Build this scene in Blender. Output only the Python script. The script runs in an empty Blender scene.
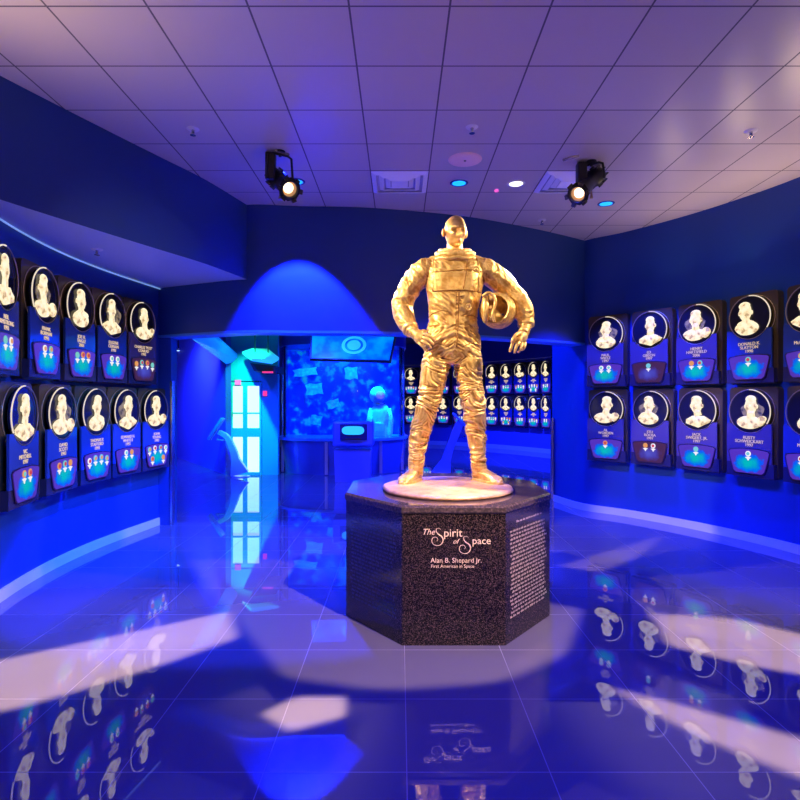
import bpy, bmesh, math, random
from mathutils import Vector, Matrix, noise
random.seed(7)
PI = math.pi
C = bpy.context.scene.collection
F = 563.0; CZ = 1.648

# ------------------------------------------------------------------ camera
cam_d = bpy.data.cameras.new('camera'); cam = bpy.data.objects.new('camera', cam_d); C.objects.link(cam)
cam.location = (0, 0, CZ); cam.rotation_euler = (PI/2, 0, 0)
cam_d.sensor_width = 36; cam_d.lens = F/800*36; cam_d.clip_end = 100; cam_d.clip_start = .05
bpy.context.scene.camera = cam
sc = bpy.context.scene
sc.view_settings.view_transform = 'Standard'; sc.view_settings.look = 'None'
sc.view_settings.gamma = 1; sc.view_settings.use_curve_mapping = False
sc.view_settings.exposure = 0.0
# ------------------------------------------------------------------ world: dim violet ambient fill, let in through the room's open back
w = bpy.data.worlds.new('world'); sc.world = w; w.use_nodes = True
w.node_tree.nodes['Background'].inputs[0].default_value = (.22, .16, .42, 1)
w.node_tree.nodes['Background'].inputs[1].default_value = .08

def px(x, y, Y):
    return Vector(((x-400)/F*Y, Y, CZ-(y-400)/F*Y))
def floor_px(x, y):
    Y = F*CZ/(y-400); return Vector(((x-400)/F*Y, Y, 0))

def spot(name, loc, target, color, power, deg, blend=.3, rad=.04, poly=None, soft=.02):
    d = bpy.data.lights.new(name, 'SPOT'); d.color = color; d.energy = power
    d.spot_size = math.radians(deg); d.spot_blend = blend; d.shadow_soft_size = rad
    o = bpy.data.objects.new(name, d); C.objects.link(o); o.location = loc
    q = (Vector(target)-Vector(loc)).to_track_quat('-Z', 'Y'); o.rotation_euler = q.to_euler()
    if poly:                                   # framing shutters of a profile spotlight
        d.use_nodes = True; nt = d.node_tree; em = nt.nodes['Emission']
        inv = q.to_matrix().inverted()
        P = []
        for p in poly:
            l = inv @ (Vector(p)-Vector(loc)); P.append((l.x/-l.z, l.y/-l.z))
        a = sum(P[i][0]*P[(i+1) % len(P)][1]-P[(i+1) % len(P)][0]*P[i][1] for i in range(len(P)))
        if a < 0: P.reverse()
        tc = nt.nodes.new('ShaderNodeTexCoord'); sp = nt.nodes.new('ShaderNodeSeparateXYZ')
        nt.links.new(tc.outputs['Normal'], sp.inputs[0])
        def M(op, a, b=None, c=None):
            n = nt.nodes.new('ShaderNodeMath'); n.operation = op
            for i, v in enumerate((a, b, c)):
                if v is None: continue
                if isinstance(v, (int, float)): n.inputs[i].default_value = v
                else: nt.links.new(v, n.inputs[i])
            return n.outputs[0]
        nz = M('ABSOLUTE', sp.outputs[2]); u = M('DIVIDE', sp.outputs[0], nz); v = M('DIVIDE', sp.outputs[1], nz)
        tot = None
        for i in range(len(P)):
            x0, y0 = P[i]; x1, y1 = P[(i+1) % len(P)]
            L = math.hypot(x1-x0, y1-y0); nx, ny = -(y1-y0)/L, (x1-x0)/L
            dd = M('ADD', M('ADD', M('MULTIPLY', u, nx), M('MULTIPLY', v, ny)), -(x0*nx+y0*ny))
            s = nt.nodes.new('ShaderNodeMapRange'); s.interpolation_type = 'SMOOTHSTEP'
            s.inputs[1].default_value = -soft*.5; s.inputs[2].default_value = soft*.5
            nt.links.new(dd, s.inputs[0])
            tot = s.outputs[0] if tot is None else M('MULTIPLY', tot, s.outputs[0])
        nt.links.new(tot, em.inputs['Strength'])
    return o
BLUE = (.01, .03, 1); WARM = (1, .78, .48); PINK = (1, .72, .55); TEAL = (.02, .75, .8)
CE = 4.03
# blue ceiling downlights of the rotunda (the three in view), then added blue fill
spot('blue_downlight_and_fill', (-1.2, 6.42, 3.98), (-1.2, 6.42, 0), BLUE, 4200, 75, .10)
spot('blue_downlight_and_fill', (.65, 6.17, 3.98), (.65, 6.17, 0), BLUE, 500, 80, .5)
spot('blue_downlight_and_fill', (2.55, 6.9, 3.98), (2.9, 7.2, 0), BLUE, 1500, 80, .3)
for x, y in ((-1.3, 4.2), (-.4, 2.6), (1.9, 3.4), (2.7, 5.0), (-1.2, 5.6), (.6, 1.2), (2.4, 1.2), (-1.2, .8)):  # extra blue spots without fixtures, added to colour the floor
    spot('blue_downlight_and_fill', (x, y, 3.98), (x, y, 0), (.002, .006, 1), 430, 86, .8)
# blue washes on the lower walls
spot('blue_wall_wash', (.2, 4.6, 3.9), (-3.3, 6.6, .2), (.0, .17, 1), 1900, 44, .9)
spot('blue_wall_wash', (.2, 2.6, 3.9), (-3.2, 4.6, .2), (.0, .12, 1), 1200, 50, .9)
spot('blue_wall_wash', (1.0, 4.9, 3.9), (3.9, 7.6, .1), BLUE, 2200, 44, .9)
spot('blue_wall_wash', (1.5, 3.2, 3.9), (4.4, 5.6, .1), BLUE, 1200, 50, .9)
spot('blue_wall_wash', (1.3, 9.0, 3.5), (2.65, 8.9, 1.2), BLUE, 420, 70, .6)
# warm washes over the plaques
spot('plaque_wash', (.6, 3.6, 3.9), (-3.3, 5.8, 2.0), WARM, 150, 40, .9)
spot('plaque_wash', (1.0, 3.4, 3.9), (4.0, 6.8, 2.0), WARM, 200, 40, .9)
# uplights standing on top of the plaques, washing ceiling and upper walls
for x, y, p in ((4.0, 5.6, 26), (3.85, 6.35, 20), (3.45, 7.1, 14), (4.1, 4.4, 24), (-2.45, 3.0, 45), (-2.2, 1.6, 25)):
    spot('cove_uplight', (x, y, 3.0), (x-.5 if x > 0 else x+.3, y, 4), (1, .72, .42), p, 150, .9, .08)
spot('ceiling_fill', (-2.1, -1.6, 2.0), (-.2, 3.2, 4.03), (1, .55, .42), 50, 120, 1, .2)  # added warm fill lamps behind the camera, only to brighten the ceiling
spot('ceiling_fill', (3.7, -1.4, 2.0), (1.6, 4.6, 4.03), (1, .58, .50), 60, 110, 1, .2)
# warm profile spotlights
SC_ = Vector((.42, 4.72, 2.0))
spot('statue_key_beam', (-2.5, 3.5, 3.85), SC_, WARM, 1000, 36, .3, .05)
spot('statue_key_beam', (3.2, 3.9, 3.8), SC_, WARM, 520, 36, .3, .05)
spot('statue_key_beam', (.7, .6, 3.5), (.42, 4.5, 1.4), WARM, 230, 38, .6, .05)
spot('statue_rim_beam', (-1.02, 5.75, 3.55), (.40, 4.72, 2.5), WARM, 700, 48, .4, .05)
spot('statue_rim_beam', (1.85, 5.75, 3.5), (.46, 4.72, 2.5), WARM, 600, 48, .4, .05)
def patch(loc, pts, power, soft=.03, col=PINK):
    W = [floor_px(*p) for p in pts]; c = sum(W, Vector())/len(W)
    spot('shuttered_beam', loc, c, col, power, 75, .1, .02, W, soft)
patch((-1.9, 2.6, 3.9), [(-60, 672), (120, 634), (228, 611), (241, 645), (130, 676), (30, 712), (-60, 712)], 3300)
patch((.2, 2.4, 3.9), [(262, 714), (296, 697), (345, 697), (345, 716), (290, 731)], 3600, .02)
patch((1.6, 1.9, 3.9), [(160, 538), (290, 560), (600, 560), (565, 655), (500, 682), (380, 690), (278, 676), (250, 640)], 1500, .03)
patch((2.6, 3.2, 3.9), [(560, 566), (664, 535), (640, 556), (600, 572)], 1300)
patch((3.0, 2.6, 3.9), [(652, 614), (730, 618), (860, 648), (860, 682), (760, 668), (668, 645)], 3300)
patch((2.6, 1.9, 3.9), [(610, 688), (650, 694), (740, 720), (860, 752), (860, 800), (700, 738)], 3000)
# the gallery behind the opening
for x, y, p, c in ((-5.5, 13.2, 2600, BLUE), (-1.5, 9.5, 1500, BLUE), (1.8, 12, 2600, BLUE), (2.6, 16.0, 2600, BLUE), (-3.6, 9.8, 900, BLUE), (.9, 10, 900, BLUE)):
    spot('gallery_beam', (x, y, 3.5), (x, y+.6, 0), c, p, 130, .8)
spot('door_beam', (-3.1, 10.4, 3.3), (-3.25, 12.4, 1.6), (.01, .8, .5), 650, 50, .6)
spot('gallery_wall_wash', (-4.2, 11.4, 3.4), (-6.0, 15.8, 1.4), (.06, .08, 1), 2200, 60, .9)
spot('case_beam', (-1.9, 12.9, 2.85), (-1.6, 13.75, 1.3), (.01, .12, 1), 260, 130, .8)
spot('case_beam', (-.7, 12.9, 2.85), (-.9, 13.8, 1.3), (.01, .10, 1), 260, 130, .8)
spot('suit_beam', (-.5, 12.55, 2.85), (-.48, 13.05, 1.5), (.0, 1, .5), 260, 50, .6)

# ------------------------------------------------------------------ materials
MATS = {}
def mat(name, col=(.5, .5, .5), rough=.5, metal=0, emit=None, es=1, spec=.5, ior=1.45, noise_=None, bump=None, trans=0, coat=0):
    if name in MATS: return MATS[name]
    m = bpy.data.materials.new(name); m.use_nodes = True; nt = m.node_tree; b = nt.nodes['Principled BSDF']
    b.inputs['Base Color'].default_value = (*col, 1); b.inputs['Roughness'].default_value = rough
    b.inputs['Metallic'].default_value = metal; b.inputs['IOR'].default_value = ior
    b.inputs['Specular IOR Level'].default_value = spec; b.inputs['Coat Weight'].default_value = coat
    b.inputs['Transmission Weight'].default_value = trans
    if emit: b.inputs['Emission Color'].default_value = (*emit, 1); b.inputs['Emission Strength'].default_value = es
    tc = nt.nodes.new('ShaderNodeTexCoord')
    if noise_:
        sc_, c2, lo, hi = noise_
        n = nt.nodes.new('ShaderNodeTexNoise'); n.inputs['Scale'].default_value = sc_; n.inputs['Detail'].default_value = 5
        nt.links.new(tc.outputs['Object'], n.inputs['Vector'])
        r = nt.nodes.new('ShaderNodeValToRGB'); r.color_ramp.elements[0].position = lo; r.color_ramp.elements[1].position = hi
        r.color_ramp.elements[0].color = (*col, 1); r.color_ramp.elements[1].color = (*c2, 1)
        nt.links.new(n.outputs[0], r.inputs[0]); nt.links.new(r.outputs[0], b.inputs['Base Color'])
    if bump:
        n = nt.nodes.new('ShaderNodeTexNoise'); n.inputs['Scale'].default_value = bump[0]; n.inputs['Detail'].default_value = 4
        nt.links.new(tc.outputs['Object'], n.inputs['Vector'])
        bp = nt.nodes.new('ShaderNodeBump'); bp.inputs['Strength'].default_value = bump[1]; bp.inputs['Distance'].default_value = bump[2]
        nt.links.new(n.outputs[0], bp.inputs['Height']); nt.links.new(bp.outputs[0], b.inputs['Normal'])
    MATS[name] = m; return m
def ramp_emit(m, scale, stops, strength, kind='noise', detail=4):
    nt = m.node_tree; b = nt.nodes['Principled BSDF']; tc = nt.nodes.new('ShaderNodeTexCoord')
    n = nt.nodes.new('ShaderNodeTexNoise'); n.inputs['Scale'].default_value = scale; n.inputs['Detail'].default_value = detail
    nt.links.new(tc.outputs['Object'], n.inputs['Vector'])
    r = nt.nodes.new('ShaderNodeValToRGB'); e = r.color_ramp.elements
    while len(e) < len(stops): e.new(.5)
    for i, (p, c) in enumerate(stops): e[i].position = p; e[i].color = (*c, 1)
    nt.links.new(n.outputs[0], r.inputs[0]); nt.links.new(r.outputs[0], b.inputs['Emission Color'])
    b.inputs['Emission Strength'].default_value = strength
    return m

def grid_mat(name, base, line, ux, uy, x0, y0, wid, rough, ior, spec, tilevar=.1, bump=0, metal=0, offset_rows=False):
    m = bpy.data.materials.new(name); m.use_nodes = True; nt = m.node_tree; b = nt.nodes['Principled BSDF']
    b.inputs['Roughness'].default_value = rough; b.inputs['IOR'].default_value = ior; b.inputs['Specular IOR Level'].default_value = spec
    b.inputs['Metallic'].default_value = metal
    g = nt.nodes.new('ShaderNodeNewGeometry'); s = nt.nodes.new('ShaderNodeSeparateXYZ'); nt.links.new(g.outputs['Position'], s.inputs[0])
    def M(op, a, b_=None):
        n = nt.nodes.new('ShaderNodeMath'); n.operation = op
        for i, v in enumerate((a, b_)):
            if v is None: continue
            if isinstance(v, (int, float)): n.inputs[i].default_value = v
            else: nt.links.new(v, n.inputs[i])
        return n.outputs[0]
    fx = M('DIVIDE', M('SUBTRACT', s.outputs[0], x0), ux); fy = M('DIVIDE', M('SUBTRACT', s.outputs[1], y0), uy)
    def near(f, u): return M('LESS_THAN', M('SUBTRACT', .5, M('ABSOLUTE', M('SUBTRACT', M('FRACT', f), .5))), wid/2/u)
    ln = M('MAXIMUM', near(fx, ux), near(fy, uy))
    wn = nt.nodes.new('ShaderNodeTexWhiteNoise'); cb = nt.nodes.new('ShaderNodeCombineXYZ')
    nt.links.new(M('FLOOR', fx), cb.inputs[0]); nt.links.new(M('FLOOR', fy), cb.inputs[1]); nt.links.new(cb.outputs[0], wn.inputs['Vector'])
    mx = nt.nodes.new('ShaderNodeMix'); mx.data_type = 'RGBA'
    hs = nt.nodes.new('ShaderNodeHueSaturation'); hs.inputs['Color'].default_value = (*base, 1)
    nt.links.new(M('ADD', 1-tilevar/2, M('MULTIPLY', wn.outputs[0], tilevar)), hs.inputs['Value'])
    nt.links.new(ln, mx.inputs[0]); nt.links.new(hs.outputs[0], mx.inputs[6]); mx.inputs[7].default_value = (*line, 1)
    nt.links.new(mx.outputs[2], b.inputs['Base Color'])
    nt.links.new(M('ADD', rough, M('MULTIPLY', ln, .3)), b.inputs['Roughness'])
    if bump:
        n = nt.nodes.new('ShaderNodeTexNoise'); n.inputs['Scale'].default_value = 2.2; n.inputs['Detail'].default_value = 1
        nt.links.new(g.outputs['Position'], n.inputs['Vector'])
        bp = nt.nodes.new('ShaderNodeBump'); bp.inputs['Strength'].default_value = bump; bp.inputs['Distance'].default_value = .02
        nt.links.new(n.outputs[0], bp.inputs['Height']); nt.links.new(bp.outputs[0], b.inputs['Normal'])
    return m
FLOOR = grid_mat('floor_tile', (.12, .105, .12), (.18, .16, .18), .634, .61, -.604, .053, .0045, .004, 2.0, .55, .10)
CEIL = grid_mat('ceiling_tile', (.58, .50, .46), (.12, .10, .12), .61, .61, .302, 3.406, .013, .32, 1.5, .5, .05)
WALL = mat('navy_wall_paint', (.008, .045, .26), .42, bump=(3, .15, .02))
WALLH = mat('header_paint', (.010, .045, .24), .5)
SOFF = mat('soffit_paint', (.42, .46, .60), .5)  # colour lightened in place of light from the cove
BASE = mat('baseboard_paint', (.6, .6, .7), .35)
DARK = mat('dark_gallery_ceiling', (.02, .02, .05), .7)
GALW = mat('gallery_wall_paint', (.12, .12, .5), .5)
CHROME = mat('brushed_steel', (.6, .6, .65), .25, 1)
BLACK = mat('black_metal', (.012, .012, .014), .4)
PLASTIC = mat('white_plastic', (.75, .7, .7), .5)

# ------------------------------------------------------------------ mesh helpers
def link_mesh(name, bm, m, parent=None, smooth=False):
    me = bpy.data.meshes.new(name); bm.to_mesh(me); bm.free()
    if smooth:
        for p in me.polygons: p.use_smooth = True
    for k in (m if isinstance(m, (list, tuple)) else [m]): me.materials.append(k)
    o = bpy.data.objects.new(name, me); C.objects.link(o)
    if parent: o.parent = parent
    return o
def struct(name, bm, m, smooth=False, parent=None):
    o = link_mesh(name, bm, m, parent, smooth)
    if parent is None: o['kind'] = 'structure'
    return o
def empty(name, loc, label, cat, rz=0, group=None):
    o = bpy.data.objects.new(name, None); C.objects.link(o); o.location = loc; o.rotation_euler = (0, 0, rz)
    o.empty_display_size = .1
    o['label'] = label; o['category'] = cat
    if group: o['group'] = group
    return o
def tag(o, label, cat, group=None):
    o['label'] = label; o['category'] = cat
    if group: o['group'] = group
    return o
def crease(bm):
    bm.normal_update()
    for e in bm.edges:
        if len(e.link_faces) == 2 and e.link_faces[0].normal.angle(e.link_faces[1].normal, 0) > .7: e.smooth = False
def box(bm, x0, x1, y0, y1, z0, z1, mi=0, mtx=None, bev=0):
    vs = [bm.verts.new((x, y, z)) for x in (x0, x1) for y in (y0, y1) for z in (z0, z1)]
    fs = [bm.faces.new([vs[i] for i in f]) for f in ((0, 1, 3, 2), (4, 6, 7, 5), (0, 4, 5, 1), (2, 3, 7, 6), (0, 2, 6, 4), (1, 5, 7, 3))]
    for f in fs: f.material_index = mi
    if bev:
        es = list({e for f in fs for e in f.edges})
        r = bmesh.ops.bevel(bm, geom=es, offset=bev, segments=2, affect='EDGES', profile=.5)
        vs = list({v for f in r['faces'] for v in f.verts} | {v for v in vs if v.is_valid})
    if mtx:
        for v in vs: v.co = mtx @ v.co
    return vs
def prism(bm, pts, a0, a1, axis='y', mi=0, mtx=None):
    """extrude 2D polygon: axis y -> pts are (x,z); axis z -> pts are (x,y)"""
    def mk(p, a): return (p[0], a, p[1]) if axis == 'y' else (p[0], p[1], a)
    A = [bm.verts.new(mk(p, a0)) for p in pts]; B = [bm.verts.new(mk(p, a1)) for p in pts]
    n = len(pts)
    fs = [bm.faces.new(A), bm.faces.new(B[::-1])]
    for i in range(n): fs.append(bm.faces.new((A[i], B[i], B[(i+1) % n], A[(i+1) % n])))
    for f in fs: f.material_index = mi
    if mtx:
        for v in A+B: v.co = mtx @ v.co
    bmesh.ops.recalc_face_normals(bm, faces=fs)
    return A+B
def tube(bm, pts, rad, seg=10, mi=0, closed=False, caps=True, flat=1.0):
    pts = [Vector(p) for p in pts]; n = len(pts)
    if not isinstance(rad, (list, tuple)): rad = [rad]*n
    rings = []; up = None
    for i, p in enumerate(pts):
        if closed: t = pts[(i+1) % n]-pts[i-1]
        else: t = pts[min(i+1, n-1)]-pts[max(i-1, 0)]
        t.normalize()
        if up is None:
            up = Vector((0, 0, 1)) if abs(t.z) < .9 else Vector((0, 1, 0))
        s = t.cross(up).normalized(); up = s.cross(t).normalized()
        r = rad[i]; ra, rb = (r if isinstance(r, (tuple, list)) else (r, r*flat))
        rings.append([bm.verts.new(p+s*(ra*math.cos(2*PI*k/seg))+up*(rb*math.sin(2*PI*k/seg))) for k in range(seg)])
    m = n if closed else n-1
    for i in range(m):
        a, b = rings[i], rings[(i+1) % n]
        for k in range(seg):
            f = bm.faces.new((a[k], a[(k+1) % seg], b[(k+1) % seg], b[k])); f.material_index = mi; f.smooth = True
    if caps and not closed:
        for r_, f_ in ((rings[0], 1), (rings[-1], 0)):
            f = bm.faces.new(r_[::-1] if f_ else r_); f.material_index = mi
    return rings
def disc(bm, c, r, depth, axis, seg=32, mi=0, r2=None):
    """solid cylinder from c along axis by depth"""
    c = Vector(c); a = Vector(axis).normalized(); q = a.to_track_quat('Z', 'Y').to_matrix()
    r2 = r if r2 is None else r2
    A = [bm.verts.new(c+q @ Vector((r*math.cos(2*PI*k/seg), r*math.sin(2*PI*k/seg), 0))) for k in range(seg)]
    B = [bm.verts.new(c+q @ Vector((r2*math.cos(2*PI*k/seg), r2*math.sin(2*PI*k/seg), depth))) for k in range(seg)]
    fs = [bm.faces.new(A[::-1]), bm.faces.new(B)]
    for k in range(seg): fs.append(bm.faces.new((A[k], A[(k+1) % seg], B[(k+1) % seg], B[k])))
    for f in fs: f.material_index = mi
def lathe(bm, prof, mtx, seg=32, mi=0, closed=False):
    rings = []
    for r, z in prof:
        rings.append([bm.verts.new(mtx @ Vector((r*math.cos(2*PI*k/seg), r*math.sin(2*PI*k/seg), z))) for k in range(seg)])
    n = len(prof)
    for i in range(n if closed else n-1):
        a, b = rings[i], rings[(i+1) % n]
        for k in range(seg):
            f = bm.faces.new((a[k], a[(k+1) % seg], b[(k+1) % seg], b[k])); f.material_index = mi; f.smooth = True
    return rings
def ellipsoid(bm, c, r, mi=0, seg=20, rot=None):
    m = Matrix.Translation(Vector(c)) @ (rot.to_4x4() if rot else Matrix()) @ Matrix.Diagonal((*r, 1))
    vs = bmesh.ops.create_uvsphere(bm, u_segments=seg, v_segments=seg//2+2, radius=1, matrix=m)['verts']
    for f in {f for v in vs for f in v.link_faces}: f.smooth = True; f.material_index = mi
def rrect(x0, x1, z0, z1, r, n=5):
    P = []
    for cx, cz, a in ((x1-r, z1-r, 0), (x0+r, z1-r, PI/2), (x0+r, z0+r, PI), (x1-r, z0+r, 1.5*PI)):
        for k in range(n+1): t = a+PI/2*k/n; P.append((cx+r*math.cos(t), cz+r*math.sin(t)))
    return P
def catmull(P, n=8):
    P = [Vector((*p, 0)) if len(p) == 2 else Vector(p) for p in P]; Q = [P[0]*2-P[1]]+P+[P[-1]*2-P[-2]]; out = []
    for i in range(1, len(Q)-2):
        for k in range(n):
            t = k/n; a, b, c, d = Q[i-1:i+3]
            out.append(.5*((2*b)+(c-a)*t+(2*a-5*b+4*c-d)*t*t+(3*b-a-3*c+d)*t**3))
    out.append(P[-1]); return out
def normals2(cv, side):
    N = []
    for i in range(len(cv)):
        t = (cv[min(i+1, len(cv)-1)]-cv[max(i-1, 0)]).normalized(); N.append(Vector((-t.y, t.x, 0))*side)
    return N
def wall_strip(name, cv, z0, z1, m, thick=.12, side=1, kindname=None, parent=None):
    """wall with its visible face on cv and thickness going away (side*normal)"""
    bm = bmesh.new(); N = normals2(cv, side); R = []
    for p, n in zip(cv, N):
        q = p+n*thick
        R.append([bm.verts.new((p.x, p.y, z0)), bm.verts.new((p.x, p.y, z1)), bm.verts.new((q.x, q.y, z1)), bm.verts.new((q.x, q.y, z0))])
    for a, b in zip(R, R[1:]):
        for k in range(4): f = bm.faces.new((a[k], a[(k+1) % 4], b[(k+1) % 4], b[k])); f.smooth = k in (0, 2)
    bm.faces.new(R[0]); bm.faces.new(R[-1][::-1]); bmesh.ops.recalc_face_normals(bm, faces=bm.faces)
    crease(bm)
    o = struct(name, bm, m, parent=parent)
    me = o.data
    return o
def text_mesh(name, txt, size, m, parent, mtx, depth=.003, shear=0, align='CENTER'):
    cu = bpy.data.curves.new(name, 'FONT'); cu.body = txt; cu.size = size; cu.extrude = depth; cu.align_x = align; cu.shear = shear
    cu.resolution_u = 3; cu.space_line = .85
    t = bpy.data.objects.new(name, cu); C.objects.link(t)
    dg = bpy.context.evaluated_depsgraph_get(); me = bpy.data.meshes.new_from_object(t.evaluated_get(dg))
    bpy.data.objects.remove(t); bpy.data.curves.remove(cu)
    me.materials.clear(); me.materials.append(m)
    me.transform(mtx); me.name = name
    o = bpy.data.objects.new(name, me); C.objects.link(o); o.parent = parent
    return o

# ------------------------------------------------------------------ room shell
L = catmull([(-2.4, -2.6), (-2.4, 0), (-2.5, 1.6), (-2.72, 2.9), (-3.0, 3.7), (-3.25, 4.5), (-3.38, 5.4), (-3.36, 6.3), (-3.18, 7.45)])
Rr = catmull([(4.6, -2.6), (4.6, 0), (4.62, 2.6), (4.5, 4.6), (4.27, 6.0), (3.80, 7.1), (3.22, 7.95), (2.74, 8.45), (2.5, 9.25)])
bm = bmesh.new(); box(bm, -14, 9, -2.7, 25, -.12, 0); struct('floor', bm, FLOOR)
bm = bmesh.new(); box(bm, -4.4, 5.4, -2.7, 9.2, CE, CE+.12)
struct('ceiling', bm, CEIL)
wall_strip('wall_left', L, 0, CE, WALL, side=1)
wall_strip('wall_right', Rr, 0, CE, WALL, side=-1)
U = catmull([(-3.12, 3.6), (-2.93, 4.15), (-2.62, 4.9), (-2.36, 5.5), (-2.1, 6.1), (-1.87, 6.87)])
bm = bmesh.new()
A = [bm.verts.new((p.x, p.y, 3.12)) for p in U]; B = [bm.verts.new((p.x, p.y, CE)) for p in U]
Lc = [p for p in L if p.y > 3.45]
K = len(U)
def atl(t):
    i = t*(len(Lc)-1); k = min(int(i), len(Lc)-2); return Lc[k].lerp(Lc[k+1], i-k)
D = [bm.verts.new((atl(i/(K-1)).x-.01, atl(i/(K-1)).y, 3.12)) for i in range(K)]
for i in range(K-1):
    f = bm.faces.new((A[i], B[i], B[i+1], A[i+1])); f.material_index = 0; f.smooth = True
    f = bm.faces.new((A[i], A[i+1], D[i+1], D[i])); f.material_index = 1
crease(bm); struct('trim_1', bm, [WALLH, SOFF])
H = catmull([(-3.3, 7.48), (-2.6, 7.15), (-1.87, 6.87), (-1.23, 6.92), (-.35, 6.98), (.78, 7.28), (1.64, 7.7), (2.3, 8.1), (2.95, 8.55)])
wall_strip('wall_back', H, 2.5, CE, WALLH, thick=.3, side=1)
# lighter edge under the header
HB = mat('header_edge_blue', (.05, .22, .65), .5)
bm = bmesh.new(); N = normals2(H, 1); R0 = []
for p, n in zip(H, N):
    a = p-n*.008; b = p+n*.3
    R0.append([bm.verts.new((q.x, q.y, z)) for q, z in ((a, 2.47), (a, 2.5), (b, 2.5), (b, 2.47))])
for a, b in zip(R0, R0[1:]):
    for k in range(4): bm.faces.new((a[k], a[(k+1) % 4], b[(k+1) % 4], b[k]))
bmesh.ops.recalc_face_normals(bm, faces=bm.faces)
struct('trim_2', bm, HB)
# jambs
bm = bmesh.new(); box(bm, -3.3, -3.02, 7.42, 7.62, 0, 2.5); struct('wall_opening_left', bm, WALL)
bm = bmesh.new(); box(bm, 2.6, 2.75, 9.22, 9.4, 0, 2.6); struct('wall_opening_right', bm, WALL)
bm = bmesh.new(); box(bm, -3.026, -3.0, 7.41, 7.50, 0, 1.9); struct('trim_3', bm, CHROME)
bm = bmesh.new(); box(bm, 2.47, 2.5, 9.17, 9.25, 0, 1.35); struct('trim_4', bm, CHROME)
def baseboard(name, cv, side, h=.10, m=BASE, off=.02):
    N = normals2(cv, side); cv2 = [p-n*off for p, n in zip(cv, N)]
    return wall_strip(name, cv2, 0, h, m, thick=off-.001, side=side)
baseboard('baseboard_left', L, 1); baseboard('baseboard_right', Rr, -1)
# cove light strip where the left wall meets the soffit
COVE = mat('cove_led_lens', (.5, .6, .8), .5, emit=(.30, .55, .95), es=.5)
bm = bmesh.new(); Lv = [p for p in L if p.y > 3.9]; N = normals2(Lv, 1)
tube(bm, [(p.x-n.x*.03, p.y-n.y*.03, 3.108) for p, n in zip(Lv, N)], .008, 6)
tag(link_mesh('cove_light', bm, COVE), 'pale blue light strip along the top of the left wall under the soffit', 'light strip')

# ------------------------------------------------------------------ gallery beyond the opening
bm = bmesh.new(); prism(bm, [(-14, 7.8), (-3.3, 7.8), (-2.0, 7.2), (-.35, 7.3), (.7, 7.6), (1.5, 8.0), (2.2, 8.5), (2.7, 9.0), (9, 9.0), (9, 25), (-14, 25)], 3.7, 3.82, 'z')
struct('ceiling_gallery', bm, DARK)
LW = [Vector(p+(0,)) for p in ((-3.72, 12.4), (-5.2, 14.6), (-7.2, 17.6), (-10, 21.5))]
wall_strip('wall_gallery_left', LW, 0, 3.7, GALW, side=1)
wall_strip('wall_gallery_side', [Vector((-3.3, 7.65, 0)), Vector((-12, 9.2, 0))], 0, 3.7, GALW, side=-1)
BWc = catmull([(-6, 21.3), (-2, 21.5), (.1, 21.2), (1.5, 20.6), (3.0, 19.4), (4.5, 17.4), (5.6, 15), (6, 11), (3.2, 9.3)])
wall_strip('wall_gallery_back', BWc, 0, 3.7, GALW, side=1)
baseboard('baseboard_back', BWc, 1, .14, BASE)
BF = [p for p in BWc if 0 < p.x and p.y > 14]
N = normals2(BF, 1); BF2 = [p-n*.45 for p, n in zip(BF, N)]
wall_strip('trim_5', BF2, 2.93, 3.7, mat('fascia', (.05, .06, .2), .5), thick=.44, side=1)

# doors at the far left
DG = mat('door_daylight_glass', (.6, .8, .75), .1, emit=(.62, 1.0, .86), es=1.25)
TF = mat('teal_door_frame', (.05, .55, .5), .4)
bm = bmesh.new(); y0 = 12.40
X = lambda p: (p-400)/F*12.4
Z = lambda p: CZ-(p-400)/F*12.4
box(bm, X(230), X(278), y0, y0+.15, Z(382), 3.7)
box(bm, X(262), X(278), y0, y0+.15, 0, Z(382))
struct('wall_gallery_door', bm, mat('door_wall', (.03, .45, .50), .5))
for k, (a, b) in enumerate(((230.5, 245), (245, 261.5))):
    root = bpy.data.objects.new('door_%d' % (k+1), None); C.objects.link(root); root['kind'] = 'structure'; root.location = (X(a), y0+.06, 0)
    bm = bmesh.new(); xa, xb = X(a), X(b); st = .05
    box(bm, xa, xa+st, y0, y0+.05, 0, Z(381)); box(bm, xb-st, xb, y0, y0+.05, 0, Z(381))
    for za, zb in ((0, .06), (Z(437), Z(428)), (Z(386), Z(381))): box(bm, xa+st, xb-st, y0, y0+.05, za, zb)
    box(bm, xa+st, xb-st, y0-.04, y0, Z(414), Z(412.4))
    for v in bm.verts: v.co -= root.location
    link_mesh('door_frame', bm, TF, root)
    bm = bmesh.new(); box(bm, xa+st, xb-st, y0+.02, y0+.03, .06, Z(386))
    for v in bm.verts: v.co -= root.location
    link_mesh('glass_pane', bm, DG, root)
RED = mat('red_sign_face', (.8, .02, .1), .4, emit=(1, .05, .25), es=1.0)
PNK = mat('pink_sign_face', (.8, .1, .3), .4, emit=(1, .12, .45), es=1.0)
bm = bmesh.new(); box(bm, X(235.5), X(241), y0-.05, y0, Z(385), Z(380)); tag(link_mesh('door_sign', bm, PNK), 'small pink lit sign above the left glass door', 'sign')
bm = bmesh.new(); box(bm, X(263.5), X(267), y0-.05, y0, Z(396), Z(391)); tag(link_mesh('alarm_strobe', bm, RED), 'small red wall alarm on the teal wall right of the glass doors', 'alarm')

def part_world(name, bm, m, root, smooth=False):
    o = link_mesh(name, bm, m, root, smooth)
    for v in o.data.vertices: v.co -= root.location
    return o
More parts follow.
